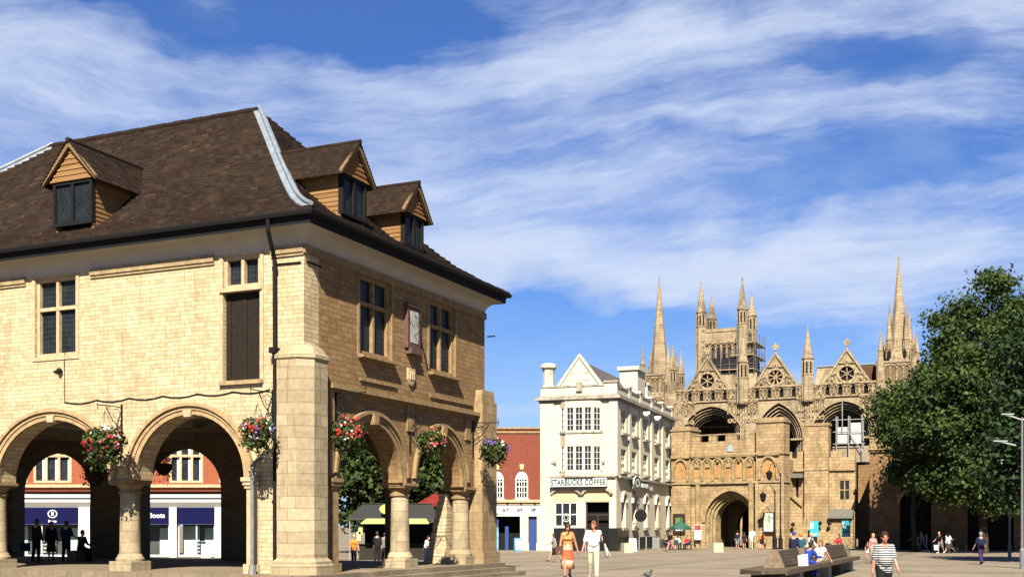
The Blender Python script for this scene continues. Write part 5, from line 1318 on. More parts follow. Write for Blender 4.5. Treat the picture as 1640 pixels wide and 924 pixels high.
hanging_basket(168, 708, 37.6, 'hanging basket of red flowers on the bracket between the two wide arches', .70, [0, 0, 0, 1, 0, 2], 300, 1, 1, .5)
hanging_basket(412, 690, 35.4, 'hanging basket of mixed purple, red and white flowers beside the black downpipe', .56, [0, 3, 3, 2, 0], 260, 1, 2, .5)
hanging_basket(556, 693, 37.6, 'wide basket of red and pink flowers hung before the first narrow-side arch', .64, [0, 0, 1, 0, 2], 280, 1, 3, .3)
hanging_basket(690, 706, 41.2, 'hanging basket of bright red and white flowers above the round narrow-side column', .55, [0, 0, 0, 2, 4], 230, 1, 4, .45)
hanging_basket(791, 720, 45.6, 'basket of purple and white flowers at the far corner pier', .60, [3, 3, 3, 2], 240, 1, 5, .4)
hanging_basket(152, 755, 50.5, 'hanging basket silhouetted dark inside the left wide arch', .62, [0], 60, 1, 6, .6)
hanging_basket(262, 742, 53.5, 'hanging basket silhouetted dark inside the right wide arch', .58, [1], 50, 1, 7, .7)

# ---------------------------------------------------------------- lamp posts and masts
def heritage_lamp(px, d, ptop, lant, label):
    p0 = pos(px, d); H = hz_(ptop, d)-p0.z; o = thing('street_lamp', label, 'street lamp', p0, 0, 'black street lamps by the gatehouse')
    m_ = MB(); m_.lathe([(.26, 0), (.26, .12), (.2, .2), (.2, .9), (.24, .95), (.14, 1.1), (.1, 1.3), (.07, 2.2), (.055, H-.3), (.09, H-.25), (.05, H)], 12); m_.build('pole', M_black, o)
    dx = (lant[0]-px)/F*d; zl = hz_(lant[1], d)-p0.z
    a = MB(); a.tube([(0, 0, H-.35), (dx*.15, 0, H+.1), (dx*.45, 0, max(H, zl+1.0)+.25), (dx*.85, 0, max(H, zl+1.0)+.1), (dx, 0, zl+.75), (dx, 0, zl+.5)], .03, 6)
    a.tube([(0, 0, H-.9), (dx*.3, 0, H-.5), (dx*.5, 0, H-.1)], .02, 5); a.build('arm', M_black, o)
    l = MB(); l.lathe([(.03, .55), (.16, .45), (.34, .28), (.3, .22), (.2, -.28), (.1, -.36), (.03, -.42)], 8, (dx, 0, zl)); lo = l.build('lantern', M_black, o)
    g_ = MB(); g_.lathe([(.27, .17), (.2, -.2)], 8, (dx, 0, zl)); g_.v = [(dx+(x-dx)*1.06, y*1.06, z) for x, y, z in g_.v]; g_.build('lantern_glass', plain('lamp glass', (.10,.09,.08), .2), lo)
heritage_lamp(1250, 110, 757, (1232, 762), 'taller black street lamp with hooked lantern in front of the gatehouse turret')
heritage_lamp(1241, 109, 785, (1222, 797), 'shorter black street lamp with hooked arm beside the white map board')
def mast(px, d, ptop, arms, label, base_dark=True):
    p0 = pos(px, d); H = hz_(ptop, d)-p0.z; o = thing('lamp_mast', label, 'lamp mast', p0, 0, 'grey lamp masts on the right')
    m_ = MB(); m_.lathe([(.11, 0), (.11, .9), (.065, 1.0), (.045, H)], 10); m_.build('pole', plain('mast grey', (.16,.165,.18), .5), o)
    for (x0, y0, x1, y1, k) in arms:
        a = MB(); za, zb = hz_(y0, d)-p0.z, hz_(y1, d)-p0.z; xa, xb = (x0-px)/F*d, (x1-px)/F*d
        a.tube([(xb, 0, zb), (lerp(xa, xb, .4), 0, lerp(za, zb, .3)), (xa, 0, za)], .035 if k else .02, 6, .04 if k else .02)
        if k: a.box(xa-.05, xa+.6*(xb-xa), -.07, .07, za-.02, za+.025)
        else: a.ball((lerp(xa, xb, .5), 0, za-.25), .13, 8, 6)
        a.build('lamp_arm', plain('pale lamp arm', (.40,.42,.42), .4, 0, .05), o)
mast(1617, 76, 726, [(1592, 737, 1616, 736, 0), (1622, 722, 1616, 734, 0), (1609, 727, 1616, 734, 0)], 'slim grey lamp mast with forked top standing before the dark trees')
mast(1637, 56, 668, [(1605, 663, 1636, 672, 1), (1592, 706, 1627, 713, 1), (1665, 663, 1638, 672, 1)], 'grey lamp mast with pale outstretched arms at the edge of the view')

# ---------------------------------------------------------------- bench
def bench():
    A = Vector(((1222-820)/F*37.6, 37.6, 0)); Bp = Vector(((1350-820)/F*55, 55, 0)); dv = (Bp-A); L = dv.length; ang = atan2(dv.y, dv.x)
    zb = -.26
    o = thing('public_bench', 'long weathered timber bench with raised backrests receding across the square', 'bench', (A.x, A.y, zb), ang)
    W = .72; ST = .48
    s_ = MB()
    for i in range(9):
        y = -W+i*(2*W/9); s_.box(0 if i < 5 else .25, L, y+.012, y+2*W/9-.012, ST-.09, ST)
    for i in range(9): x = .3+i*(L-.8)/8; s_.box(x, x+.12, -W+.05, W-.05, ST-.17, ST-.093)
    s_.box(-.04, L+.02, -W-.05, -W-.003, ST-.16, ST+.01); s_.box(.1, L+.02, W+.003, W+.05, ST-.16, ST+.01)
    s_.add([(-1.0, -W*.2, ST), (-.003, -W, ST), (-.003, W, ST), (-1.0, -W*.2, ST-.11), (-.003, -W, ST-.11), (-.003, W, ST-.11)], [(0,1,2), (3,5,4), (0,3,4,1), (1,4,5,2), (2,5,3,0)])
    s_.build('seat', M_wood, o)
    for i in range(6):
        x = .9+i*(L-1.6)/5; l = MB(); l.box(x-.35, x+.35, -.5, .5, -.3, ST-.18); l.build('leg', M_conc if i % 2 else M_wood, o)
    for x0, x1 in ((1.9, 6.0), (7.2, 11.0), (12.0, L-.6)):
        b_ = MB()
        for k in range(4):
            for sd in (-1, 1): y0 = sd*(.26-.05*k); b_.box(x0+.1, x1-.1, min(y0, y0+sd*.035), max(y0, y0+sd*.035), ST+.06+k*.115, ST+.165+k*.115)
        b_.box(x0, x1, -.11, .11, ST+.52, ST+.57)
        bo = b_.build('backrest', M_wood, o)
        for x in (x0, x1):
            e = MB(); e.panel([(-.36, ST+.003), (.36, ST+.003), (.13, ST+.57), (-.13, ST+.57)], [], (lambda a, b, c: (x+c, a, b)), -.06, .06); e.build('end_frame', plain('bench end', (.21,.16,.11), .8, 0, .3, 6), bo)
    return A, ang, zb
BA, BANG, BZ = bench()
def on_bench(t, side, z=.48): # point on the bench seat
    p = Vector((t, side, 0)); p.rotate(Quaternion((0, 0, 1), BANG)); return Vector((BA.x+p.x, BA.y+p.y, BZ+z))
def simple(name, label, cat, mb, mat, loc, rz=0, group=None, smooth=False):
    o = mb.build(name, mat, None, smooth); o.location = loc; o.rotation_euler = (0, 0, rz); return tag(o, label, cat, group)
m_ = MB(); m_.lathe([(.30, 0), (.30, .92), (.34, .93), (.34, 1.02), (.26, 1.03), (.24, .9)], 20); simple('litter_bin', 'round grey litter bin standing at the far end of the bench', 'litter bin', m_, plain('bin grey', (.13,.125,.115), .6, 0, .15), pos(1351, 57))
for px, d, lab, w_ in ((1147, 96, 'pale stone block in front of the gatehouse arch', .43), (1004, 94, 'pale stone block beside the black granite shop corner', .38)):
    m_ = MB(); m_.box(-w_, w_, -w_, w_, -.1, .75); m_.box(-w_+.04, w_-.04, -w_+.04, w_-.04, .752, .79)
    simple('stone_block', lab, 'stone block', m_, plain('pale block', (.52,.45,.34), .9, 0, .12, 4, .2), pos(px, d), .3, 'stone blocks set on the square')
m_ = MB(); m_.fbox(fr, -.42, .42, 0, 1.0, -.05, .05)
# notice boards
def notice(name, label, cat, at, rz, w_, h_, frame, face, posts=0, marks=()):
    o = thing(name, label, cat, at, rz); b = MB()
    b.box(-w_/2, w_/2, -.05, .03, 0, h_); fo = b.build('frame', frame, o)
    b = MB(); b.box(-w_/2+.1, w_/2-.1, -.06, -.051, .1, h_-.1); b.build('panel', face, o)
    for i, (x0, x1, z0, z1, mt) in enumerate(marks): b = MB(); b.box(x0*w_, x1*w_, -.068, -.061, z0*h_, z1*h_); b.build('printed_area', mt, o)
    return o
M_maroon = plain('maroon frame paint', (.055,.012,.018), .5); M_mapw = plain('map white', (.62,.66,.62), .5, 0, .12, 3)
M_pgreen = plain('pale green print', (.38,.52,.30), .6, 0, .2); M_red = plain('sign red', (.42,.02,.025), .5); M_teal = plain('banner turquoise', (.015,.36,.48), .5, 0, .25, 2)
notice('notice_board', 'maroon framed white map board on the gatehouse turret', 'notice board', (26.5-1.25*.832-.9*.555, 114+1.25*.555-.9*.832, hz_(852, 114)), GGA-pi/2, 1.25, 1.95, M_maroon, M_mapw, 0, ((-.3, .1, .2, .85, M_pgreen), (-.05, .3, .5, .8, plain('pale print', (.5,.6,.62), .6))))
notice('notice_board', 'dark poster board with green picture on the gatehouse left pier', 'notice board', (26.5-11*.832-.55*.555, 114+11*.555-.55*.832, hz_(853, 119.5)), GGA-pi/2, 1.35, 1.95, M_maroon, plain('poster dark', (.02,.022,.02), .4), 0, ((-.3, .3, .45, .8, plain('poster green', (.10,.20,.05), .5, 0, .8, 3)), (-.3, .3, .12, .2, M_signw)))
notice('info_sign', 'red and white information sign left of the gatehouse arch', 'sign', (26.5-8.9*.832-.6*.555, 114+8.9*.555-.6*.832, hz_(864, 118)), GGA-pi/2, .75, 1.5, M_signw, M_signw, 0, ((-.45, .45, .66, .97, M_red), (-.2, .15, .75, .88, M_signw)))
for px, lab, w_ in ((1304, 'turquoise banner with white patch on the chapel low wall, left one', .85), (1355, 'turquoise and pink banner on the chapel wall near the dark link wall', .8)):
    p = pos(px, 113.5 if px < 1330 else 110); notice('banner', lab, 'banner', (p.x, p.y, hz_(859, p.y)), 0, w_, 1.5, M_teal, M_teal, 0, ((-.45, -.1, .55, .9, M_signw), (-.2, .3, .1, .2, M_signw)))
def a_board(px, d, label, col, h_=1.0):
    p = pos(px, d); m_ = MB()
    for s_ in (-1, 1): m_.add([(-.3, s_*.28, 0), (.3, s_*.28, 0), (.3, s_*.03, h_), (-.3, s_*.03, h_), (-.3, s_*.31, 0), (.3, s_*.31, 0), (.3, s_*.06, h_), (-.3, s_*.06, h_)], [(0,1,2,3), (4,5,6,7), (0,1,5,4), (1,2,6,5), (2,3,7,6), (3,0,4,7)])
    o = thing('pavement_board', label, 'sign board', p, .2); m_.build('board', col, o)
    t_ = MB(); 
    t_.add([(-.22, -.30, .15), (.22, -.30, .15), (.22, -.105, h_-.15), (-.22, -.105, h_-.15)], [(0,1,2,3)]); t_.v = [(x, y-.012, z) for x, y, z in t_.v]; t_.build('poster', plain('board poster', (.35,.50,.60), .6, 0, .4, 4) if col is M_blue2 else M_mapw, o)
M_blue2 = plain('board blue', (.03,.20,.45), .5)
a_board(1013, 99, 'white pavement board beside the coffee house side wall', M_signw, 1.1); a_board(829, 99, 'light blue pavement board outside the brick shop doorway', M_blue2, 1.15)
a_board(330, 78.5, 'small white pavement board in front of the chemist window', M_signw, .9)
# cafe corner
def parasol(px, d, ptop, prim, rpx, mat, label):
    p = pos(px, d); o = thing('parasol', label, 'parasol', p, .2); zt = hz_(ptop, d)-p.z; zr = hz_(prim, d)-p.z; r = rpx/F*d
    m_ = MB(); m_.tube([(0, 0, 0), (0, 0, zt+.1)], .03, 6); m_.lathe([(.3, 0), (.3, .08), (.05, .1)], 12); m_.build('pole', M_black, o)
    m_ = MB(); n = 8; top = (0, 0, zt)
    ring = [(r*cos(2*pi*i/n), r*sin(2*pi*i/n), zr) for i in range(n)]; low = [(x, y, z-.22) for x, y, z in ring]
    m_.add([top]+ring+low, [(0, i+1, (i+1) % n+1) for i in range(n)]+[(i+1, i+1+n, (i+1) % n+1+n, (i+1) % n+1) for i in range(n)])
    m_.build('canopy', mat, o)
parasol(1090, 108, 833, 844, 18, plain('parasol green', (.01,.085,.05), .7, 0, .15), 'dark green parasol over the cafe tables by the gatehouse')
def cafe_chair(label):
    o = thing('cafe_chair', label, 'chair', (0, 0, 0), 0, 'cafe chairs under the green parasol')
    for x in (-.2, .2):
        for y in (-.2, .2): m_ = MB(); m_.tube([(x, y, 0), (x*.95, y*.95, .45)], .018, 5); m_.build('leg', M_black, o)
    m_ = MB(); m_.box(-.23, .23, -.23, .23, .45, .49); m_.build('seat', M_chair, o); m_ = MB(); m_.box(-.23, .23, .2, .24, .5, .92); m_.build('backrest', M_chair, o)
    return o
M_chair = plain('cafe green', (.012,.06,.045), .6)
cc_ = None
for i, (px, d, rz, lab) in enumerate(((1066, 105, .6, 'dark cafe chair left of the parasol pole'), (1085, 106, 2.5, 'dark cafe chair just right of the parasol pole'), (1101, 106, -.8, 'dark cafe chair between parasol and red information sign'), (1111, 107, 1.4, 'dark cafe chair nearest the gatehouse arch'))):
    if cc_ is None: cc_ = cafe_chair(lab); c = cc_
    else: c = copy_tree(cc_); c['label'] = lab
    c.location = pos(px, d); c.rotation_euler = (0, 0, rz)
for px, d, lab in ((1077, 106.5, 'small round cafe table beneath the green parasol'), (1106, 108.5, 'small round cafe table near the gatehouse pier')):
    o = thing('cafe_table', lab, 'table', pos(px, d)); m_ = MB(); m_.lathe([(.4, .70), (.4, .74)], 16); m_.build('top', M_chair, o); m_ = MB(); m_.lathe([(.25, 0), (.25, .03), (.03, .05), (.03, .7)], 10); m_.build('pedestal', M_black, o)
for i, (x, lab) in enumerate(((4.6, 'dark cafe windbreak panel nearest the granite corner'), (7.4, 'dark cafe windbreak panel in the middle of the row'), (10.2, 'grey barred cafe windbreak farthest along the side wall'))):
    o = thing('windbreak', lab, 'windbreak', (0, 0, 0), 0, 'cafe windbreak panels along the side wall')
    o.location = Vector((8.88, 100, -.5))+Vector((.334*x+.9426*.9, .9426*x-.334*.9, 0)); o.rotation_euler = (0, 0, atan2(.9426, .334))
    m_ = MB(); m_.box(0, .06, -.03, .03, 0, 1.2); m_.box(2.5, 2.56, -.03, .03, 0, 1.2); m_.box(.06, 2.5, -.03, .03, 1.14, 1.2); m_.build('frame', M_grey, o)
    m_ = MB()
    if i < 2: m_.box(.06, 2.5, -.015, .015, .15, 1.138)
    else:
        for k in range(9): m_.box(.2+k*.26, .26+k*.26, -.015, .015, 0, 1.138)
    m_.build('panel', plain('windbreak cloth', (.02,.03,.028), .8) if i < 2 else M_grey, o)
# sign post, post on base, pigeon, pushchairs
o = thing('sign_post', 'slim post with round white sign inside the gatehouse mouth', 'sign post', pos(1205, 111)); m_ = MB(); m_.tube([(0,0,0), (0,0,1.6)], .03, 6); m_.build('pole', M_white, o); m_ = MB(); m_.panel([(.28*cos(i*pi/8), 1.45+.28*sin(i*pi/8)) for i in range(16)], [], fr, .03, .06); m_.build('sign_face', M_white, o)
o = thing('barrier_post', 'thin white post on a flat base in the tree shade', 'post', pos(1484, 101)); m_ = MB(); m_.tube([(0,0,0), (0,0,1.45)], .035, 6); m_.build('pole', M_white, o); m_ = MB(); m_.lathe([(.35, 0), (.33, .06), (.05, .08)], 14); m_.build('base', M_white, o)
def pushchair(px, d, rz, label, hood):
    o = thing('pushchair', label, 'pushchair', pos(px, d), rz)
    for x in (-.24, .24):
        for y in (-.35, .3):
            m_ = MB(); m_.lathe([(.05, -.03), (.13, -.03), (.13, .03), (.05, .03)], 12); m_.v = [(x+z, y+px_, .13+py_) for px_, py_, z in m_.v]; m_.build('wheel', M_black, o)
    m_ = MB()
    for x in (-.22, .22): m_.tube([(x, -.35, .13), (x, .1, .6), (x, .55, 1.02)], .018, 5); m_.tube([(x, .3, .13), (x, -.1, .62)], .018, 5)
    m_.tube([(-.22, .55, 1.02), (.22, .55, 1.02)], .02, 5); m_.build('frame', M_grey, o)
    m_ = MB(); m_.add([(-.2,-.3,.4),(.2,-.3,.4),(.2,.1,.36),(-.2,.1,.36),(-.2,.3,.85),(.2,.3,.85),(-.2,-.3,.46),(.2,-.3,.46),(.2,.06,.44),(-.2,.06,.44)], [(0,1,2,3),(3,2,5,4),(6,7,8,9),(9,8,5,4),(0,1,7,6),(0,3,9,6),(1,2,8,7),(3,9,4),(2,8,5)]); m_.build('seat', hood, o)
    m_ = MB(); n = 8
    vs = []; 
    for j in range(5):
        t_ = pi*.55*j/4
        for i in range(n+1): a = pi*i/n; vs.append((.24*cos(a), .32-.40*sin(t_)*1.0+.1*sin(a)*0, .62+.42*sin(a)*cos(t_*.6)+.1*0))
    m_.add(vs, [(j*(n+1)+i, j*(n+1)+i+1, (j+1)*(n+1)+i+1, (j+1)*(n+1)+i) for j in range(4) for i in range(n)]); m_.build('hood', hood, o)
M_bkcl = plain('black cloth', (.012,.012,.013), .85); M_clgrey = plain('grey cloth', (.06,.055,.06), .85)
pushchair(1330, 74, .4, 'black hooded pushchair parked behind the bench', M_bkcl); pushchair(1523, 93, 1.2, 'dark pushchair being pushed by the couple under the trees', M_clgrey)
m_ = MB(); m_.ball((0, 0, .13), .1, 10, 7, (.75, 1.5, .8)); m_.cap((0, -.1, .17), (0, -.14, .24), .04, .035); m_.ball((0, -.16, .27), .042, 8, 6); m_.cap((0, -.19, .265), (0, -.225, .26), .012, .005); m_.cap((0, .12, .12), (0, .26, .09), .04, .025, 8, .4)
for x in (-.035, .035): m_.cap((x, 0, .07), (x, 0, .0), .008); m_.cap((x, 0, .005), (x, -.05, .005), .007)
simple('pigeon', 'small grey pigeon standing on the paving near the couple', 'pigeon', m_, plain('pigeon grey', (.07,.075,.09), .7, 0, .3, 12), pos(1037, 38), .8, None, True)

# ---------------------------------------------------------------- market stall seen through the narrow arcade
def stall():
    d = 72; p = pos(628, d); o = thing('market_stall', 'dark canopied market stall with lime green awning and oval sign', 'market stall', p, 0)
    k = d/F; z = lambda py: hz_(py, d)-p.z; x = lambda px: (px-628)*k
    m_ = MB(); m_.add([(x(560), -.6, z(829)), (x(705), -.6, z(829)), (x(690), .8, z(806)), (x(578), .8, z(806)), (x(690), 3.2, z(829)), (x(560), 3.2, z(829))], [(0,1,2,3), (2,4,5,3), (0,3,5), (1,4,2)]); m_.build('canopy', plain('canopy grey', (.035,.037,.036), .8, 0, .15), o)
    m_ = MB(); m_.box(x(560), x(705), -.62, -.60, z(832.5), z(829)-.003); m_.box(x(578)-.05, x(690)+.05, .7, .9, z(806), z(805)); m_.build('valance', plain('canopy band', (.06,.06,.055), .8), o)
    m_ = MB(); m_.add([(x(590), -.55, z(829.5)), (x(683), -.55, z(829.5)), (x(690), -1.6, z(837)), (x(583), -1.6, z(837)), (x(690), -1.6, z(838.5)), (x(583), -1.6, z(838.5))], [(0,1,2,3), (3,2,4,5)]); m_.build('awning', plain('lime cloth', (.40,.52,.16), .7, 0, .08), o)
    m_ = MB(); n = 24; m_.panel([(x(630)+x(648)*cos(2*pi*i/n)*1.0, z(815)+.36*sin(2*pi*i/n)) for i in range(n)], [], fr, .75, .82); so_ = m_.build('oval_sign', plain('sign lime', (.55,.66,.12), .5, 0, .05), o)
    m_ = MB(); m_.box(x(620), x(640), -.84, -.825, z(815), z(813.5)); m_.box(x(622), x(637), -.84, -.825, z(819), z(817.5)); m_.build('sign_lettering', plain('dark green', (.03,.12,.02), .5), so_)
    for px in (562, 703): 
        for y in (-.5, 3.0): m_ = MB(); m_.tube([(x(px), y, 0), (x(px), y, z(829))], .04, 6); m_.build('pole', M_grey, o)
    m_ = MB(); m_.box(x(575), x(690), .0, .7, 0, .95); m_.box(x(573), x(692), -.1, .8, .952, 1.0); m_.build('counter', plain('stall counter', (.03,.026,.02), .8), o)
    m_ = MB(); m_.box(x(575), x(690), 2.8, 2.9, 0, 2.3); m_.build('back_sheet', M_bkcl, o)
    for px, py, c in ((578, 846, (.5, .55, .2)), (575, 856, (.6, .62, .3)), (645, 848, (.25, .27, .25))):
        m_ = MB(); m_.box(x(px)-.12, x(px)+.12, -.15, .0, z(py)-.35, z(py)+.2); m_.build('hanging_card', plain('card %d' % px, c, .6), o)
stall()
parasol(697, 82, 789, 806, 30, plain('parasol red', (.20,.02,.015), .75, 0, .3), 'red parasol above cafe seats behind the narrow arcade')
m_ = MB(); m_.box(-2.6, 2.6, -.6, .6, 2.2, 3.3); 
for x in (-2.5, 2.5): m_.box(x-.05, x+.05, -.5, .5, 0, 2.198)
o = simple('kiosk', 'low dark brown kiosk with boarded fascia beside the market stall', 'kiosk', m_, plain('kiosk brown', (.07,.045,.03), .8, 0, .2), pos(690, 86))
# ---------------------------------------------------------------- people
SK = [plain('skin', (.50,.27,.18), .55, 0, .06), plain('tanned skin', (.42,.20,.12), .55, 0, .06), plain('ruddy skin', (.52,.22,.15), .55, 0, .06)]
HR = {'brown': plain('hair brown', (.035,.018,.009), .75, 0, .3, 20), 'dark': plain('hair dark', (.014,.010,.008), .6), 'blond': plain('hair blond', (.48,.31,.12), .6, 0, .3, 20), 'grey': plain('hair grey', (.22,.20,.18), .6), 'fair': plain('hair fair', (.16,.085,.035), .75, 0, .3, 20), 'orange': plain('hair orange', (.50,.22,.05), .6)}
CL = {}
def cloth(n, c, var=.12, sc=9): CL[n] = plain('cloth '+n, c, .85, 0, var, sc); return CL[n]
for n, c in (('white', (.80,.81,.82)), ('cream', (.60,.54,.40)), ('black', (.014,.014,.016)), ('navy', (.012,.016,.05)), ('grey', (.20,.20,.21)), ('pale', (.45,.46,.48)), ('orange', (.66,.26,.04)), ('red', (.45,.03,.04)), ('pink', (.62,.25,.25)), ('blue', (.02,.05,.34)), ('aqua', (.20,.45,.52)), ('brown', (.07,.045,.035)), ('purple', (.05,.025,.10)), ('teal', (.02,.08,.12)), ('stone', (.34,.30,.24)), ('maroon', (.10,.02,.03))): cloth(n, c)
def banded(name, stops, scale, rep=False, var=0.0):
    m, t, b = base(name); tc_ = t.new('ShaderNodeTexCoord'); s_ = t.new('ShaderNodeSeparateXYZ'); t.l.new(tc_.outputs['Object'], s_.inputs[0])
    v = t.m('MULTIPLY', s_.outputs[2], scale)
    if var: v = t.m('ADD', v, t.m('MULTIPLY', t.m('SUBTRACT', t.noise(tc_.outputs['Object'], 9, 3), .5), var))
    if rep: v = t.m('FRACT', v)
    c = t.ramp(v, [(p_, alb(c_)) for p_, c_ in stops]); t.l.new(c, b.inputs['Base Color']); b.inputs['Roughness'].default_value = .85
    if rep:
        for n_ in t.n:
            if n_.bl_idname == 'ShaderNodeValToRGB': n_.color_ramp.interpolation = 'CONSTANT'
    return m
CL['stripe'] = banded('striped cotton', [(0, (.60,.64,.64)), (.38, (.028,.033,.042))], 19, True)
CL['dress'] = banded('patterned dress', [(.28, (.60,.14,.02)), (.40, (.62,.42,.22)), (.52, (.72,.62,.50)), (.56, (.66,.10,.02)), (.86, (.64,.09,.02)), (.92, (.72,.58,.42)), (1.0, (.66,.50,.30))], .98, False, .05)
CL['dresstop'] = plain('dress bodice', (.60,.26,.09), .85, 0, .7, 14)
CL['print'] = plain('printed top', (.20,.24,.25), .85, 0, .9, 12)
def remesh(mb, name, mat, vox, parent=None, smooth=2):
    o = mb.build(name, mat, None, False)
    md = o.modifiers.new('r', 'REMESH'); md.mode = 'VOXEL'; md.voxel_size = vox
    if smooth: sm = o.modifiers.new('s', 'SMOOTH'); sm.factor = .5; sm.iterations = smooth
    dg = bpy.context.evaluated_depsgraph_get(); me = bpy.data.meshes.new_from_object(o.evaluated_get(dg)); old = o.data
    o.modifiers.clear(); o.data = me; bpy.data.meshes.remove(old); me.name = name
    me.polygons.foreach_set('use_smooth', [True]*len(me.polygons))
    if parent is not None: o.parent = parent
    return o
def person(label, loc, rz, H=1.72, legs=((14, 6), (-14, 18)), arms=((-12, 8, 12), (14, 8, 15)), lean=2, sit=False, skin=0, hair='brown', long=0, top=('white', .9), bottom=('trousers', 'cream', 2), shoe='brown', fem=False, vox=.022, fat=1.0, turn=0, glasses=False, scale=None, group=None, hat=None):
    s = H/1.75; V = Vector
    hipz = .93 if not sit else .10
    pel = V((0, 0, hipz)); up = V((0, -sin(radians(lean)), cos(radians(lean))))
    sw = .165 if fem else .19; hw = .09
    chest = pel+up*.30; nb = pel+up*.50; sh_c = pel+up*.455
    head = nb+up*.10+V((0, -.025, .08)); ht = Matrix.Rotation(radians(turn), 3, 'Z')
    b = MB(); tp = MB(); bt = MB(); shs = MB(); hr = MB()
    def torso(m, e, z0=-.04, arm=True):
        for sx in (-1, 1):
            x = V((sx, 0, 0))
            m.cap(pel+x*.062*(1.08 if fem else 1)*fat+up*z0, pel+x*.055*fat+up*.16, (.098+e)*fat, (.088 if fem else .098)*fat+e, 10)
            m.cap(pel+x*.055*fat+up*.16, chest+x*.07+up*.04, (.088 if fem else .10)*fat+e, .10+e, 10)
            m.cap(chest+x*.07+up*.04, sh_c+x*(sw-.05), .10+e, .062+e, 10)
            if fem: m.ball(chest+x*.07+V((0, -.085, .02)), .062+e, 10, 7)
        if fat > 1.05: m.ball(pel+up*.16+V((0, -.06*fat, 0)), .13*fat+e, 12, 8, (1.1, .9, 1.1))
    torso(b, 0); b.cap(nb-up*.05, head-V((0, -.02, .03)), .058, .052, 10)
    b.cap(sh_c+V((-.1, .01, .03)), sh_c+V((.1, .01, .03)), .05, .05, 8)
    # head with face
    hm = lambda p: head+ht @ V(p)
    b.ball(hm((0, .012, .025)), .1, 14, 10, (.80, .98, 1.08)); b.ball(hm((0, -.022, -.052)), .066, 12, 8, (.88, .95, 1.05)); b.ball(hm((0, -.066, -.092)), .026, 8, 6)
    b.cap(hm((0, -.088, .018)), hm((0, -.112, -.024)), .011, .017, 8); b.ball(hm((0, -.086, -.058)), .02, 8, 6, (1.4, .6, .5))
    for sx in (-1, 1): b.ball(hm((sx*.082, .015, -.005)), .024, 8, 6, (.45, .8, 1.3)); b.ball(hm((sx*.035, -.078, .03)), .02, 8, 6, (1, .6, .6))
    # arms and hands
    hands = []
    for sx, (a, o_, e_) in zip((-1, 1), arms):
        A = sh_c+V((sx*sw, 0, 0)); a, o_, e_ = radians(a), radians(o_), radians(e_)
        d1 = V((sx*sin(o_), -sin(a)*cos(o_), -cos(a)*cos(o_))); E_ = A+d1*.29
        inn = .55 if e_ > radians(60) else 0.0
        d2 = V((sx*sin(o_)*(1-inn*2), -sin(a+e_)*cos(o_), -cos(a+e_)*cos(o_))).normalized(); W_ = E_+d2*.25
        b.cap(A, E_, .052 if fem else .058, .042, 10); b.cap(E_, W_, .042, .028, 10)
        q = d2.orthogonal().normalized(); q = (V((0, -1, 0))-d2*V((0, -1, 0)).dot(d2)); q = q.normalized() if q.length > .05 else V((1, 0, 0)); nn = d2.cross(q)
        pc = W_+d2*.055; b.cap(W_+d2*.01, W_+d2*.075, .030, .036, 8)
        for i, (off, ln) in enumerate(((.030, .062), (.011, .075), (-.009, .070), (-.028, .054))):
            f0 = W_+d2*.095+q*off; f1 = f0+d2*ln*.55-nn*sx*.006; f2 = f1+(d2*.8-nn*sx*-.5).normalized()*ln*.5
            r_ = .0095 if vox < .015 else .012; b.cap(W_+d2*.06+q*off*.8, f0, r_+.002, r_, 6); b.cap(f0, f1, r_, r_*.95, 6); b.cap(f1, f2, r_*.95, r_*.8, 6)
        b.cap(W_+d2*.025+q*.025, W_+d2*.06+q*.052, .013, .011, 6); b.cap(W_+d2*.06+q*.052, W_+d2*.092+q*.05, .011, .009, 6)
        hands.append(W_+d2*.1)
        if top[1] > 0:
            k = min(1, top[1]); tp.cap(A+V((-sx*.02, 0, .008)), A.lerp(E_, k), .078, .068 if k < 1 else .058, 10)
            if top[1] > 1: tp.cap(E_, E_.lerp(W_, top[1]-1), .058, .044, 10)
        else: pass
    # legs and feet
    for sx, (a, kn) in zip((-1, 1), legs):
        Hh = pel+V((sx*hw, 0, -.02)); a, kn = radians(a), radians(kn); sp_ = .06*sx if sit else .012*sx
        d1 = V((sp_, -sin(a), -cos(a))).normalized(); K = Hh+d1*.43; d2 = V((sp_*.3, -sin(a-kn), -cos(a-kn))).normalized(); An = K+d2*.41
        b.cap(Hh, K, .085*(.5+.5*fat), .056, 10); b.cap(K, K.lerp(An, .35), .054, .056, 10); b.cap(K.lerp(An, .35), An, .056, .036, 10)
        fd_ = V((sx*.2, -1, 0)).normalized(); fd_ = (fd_-d2*fd_.dot(d2)).normalized() if (a-kn) < -.25 else fd_
        b.cap(An+d2*.03, An+d2*.045+fd_*.15, .037, .026, 8); shs.cap(An+d2*.035-fd_*.045, An+d2*.05+fd_*.165, .044, .036, 10)
        if bottom[0] == 'trousers':
            L = bottom[2]; k = min(1, L); w_ = .02 if L > 1.2 else .034
            bt.cap(Hh+V((0, 0, .02)), Hh.lerp(K, k), .085*(.5+.5*fat)+w_, .060+w_, 10)
            if L > 1: bt.cap(K, K.lerp(An, min(1, L-1)), .060+w_, .050+w_*.8, 10)
    if bottom[0] == 'trousers':
        for sx in (-1, 1): bt.cap(pel+V((sx*.065*fat, 0, -.02)), pel+V((sx*.06*fat, 0, 0))+up*.10, .105*fat+.012, .098*fat+.012, 10)
    mats_done = []
    if top[0]: torso(tp, .02, -.06 if bottom[0] != 'dress' else .02)
    bo = remesh(b, 'person', SK[skin], vox, None, 1 if vox < .015 else 2)
    bo.location = loc; bo.rotation_euler = (0, 0, rz); bo.scale = (s, s, s); tag(bo, label, 'person', group)
    if top[0]: remesh(tp, 'shirt', CL[top[0]], vox*1.1, bo)
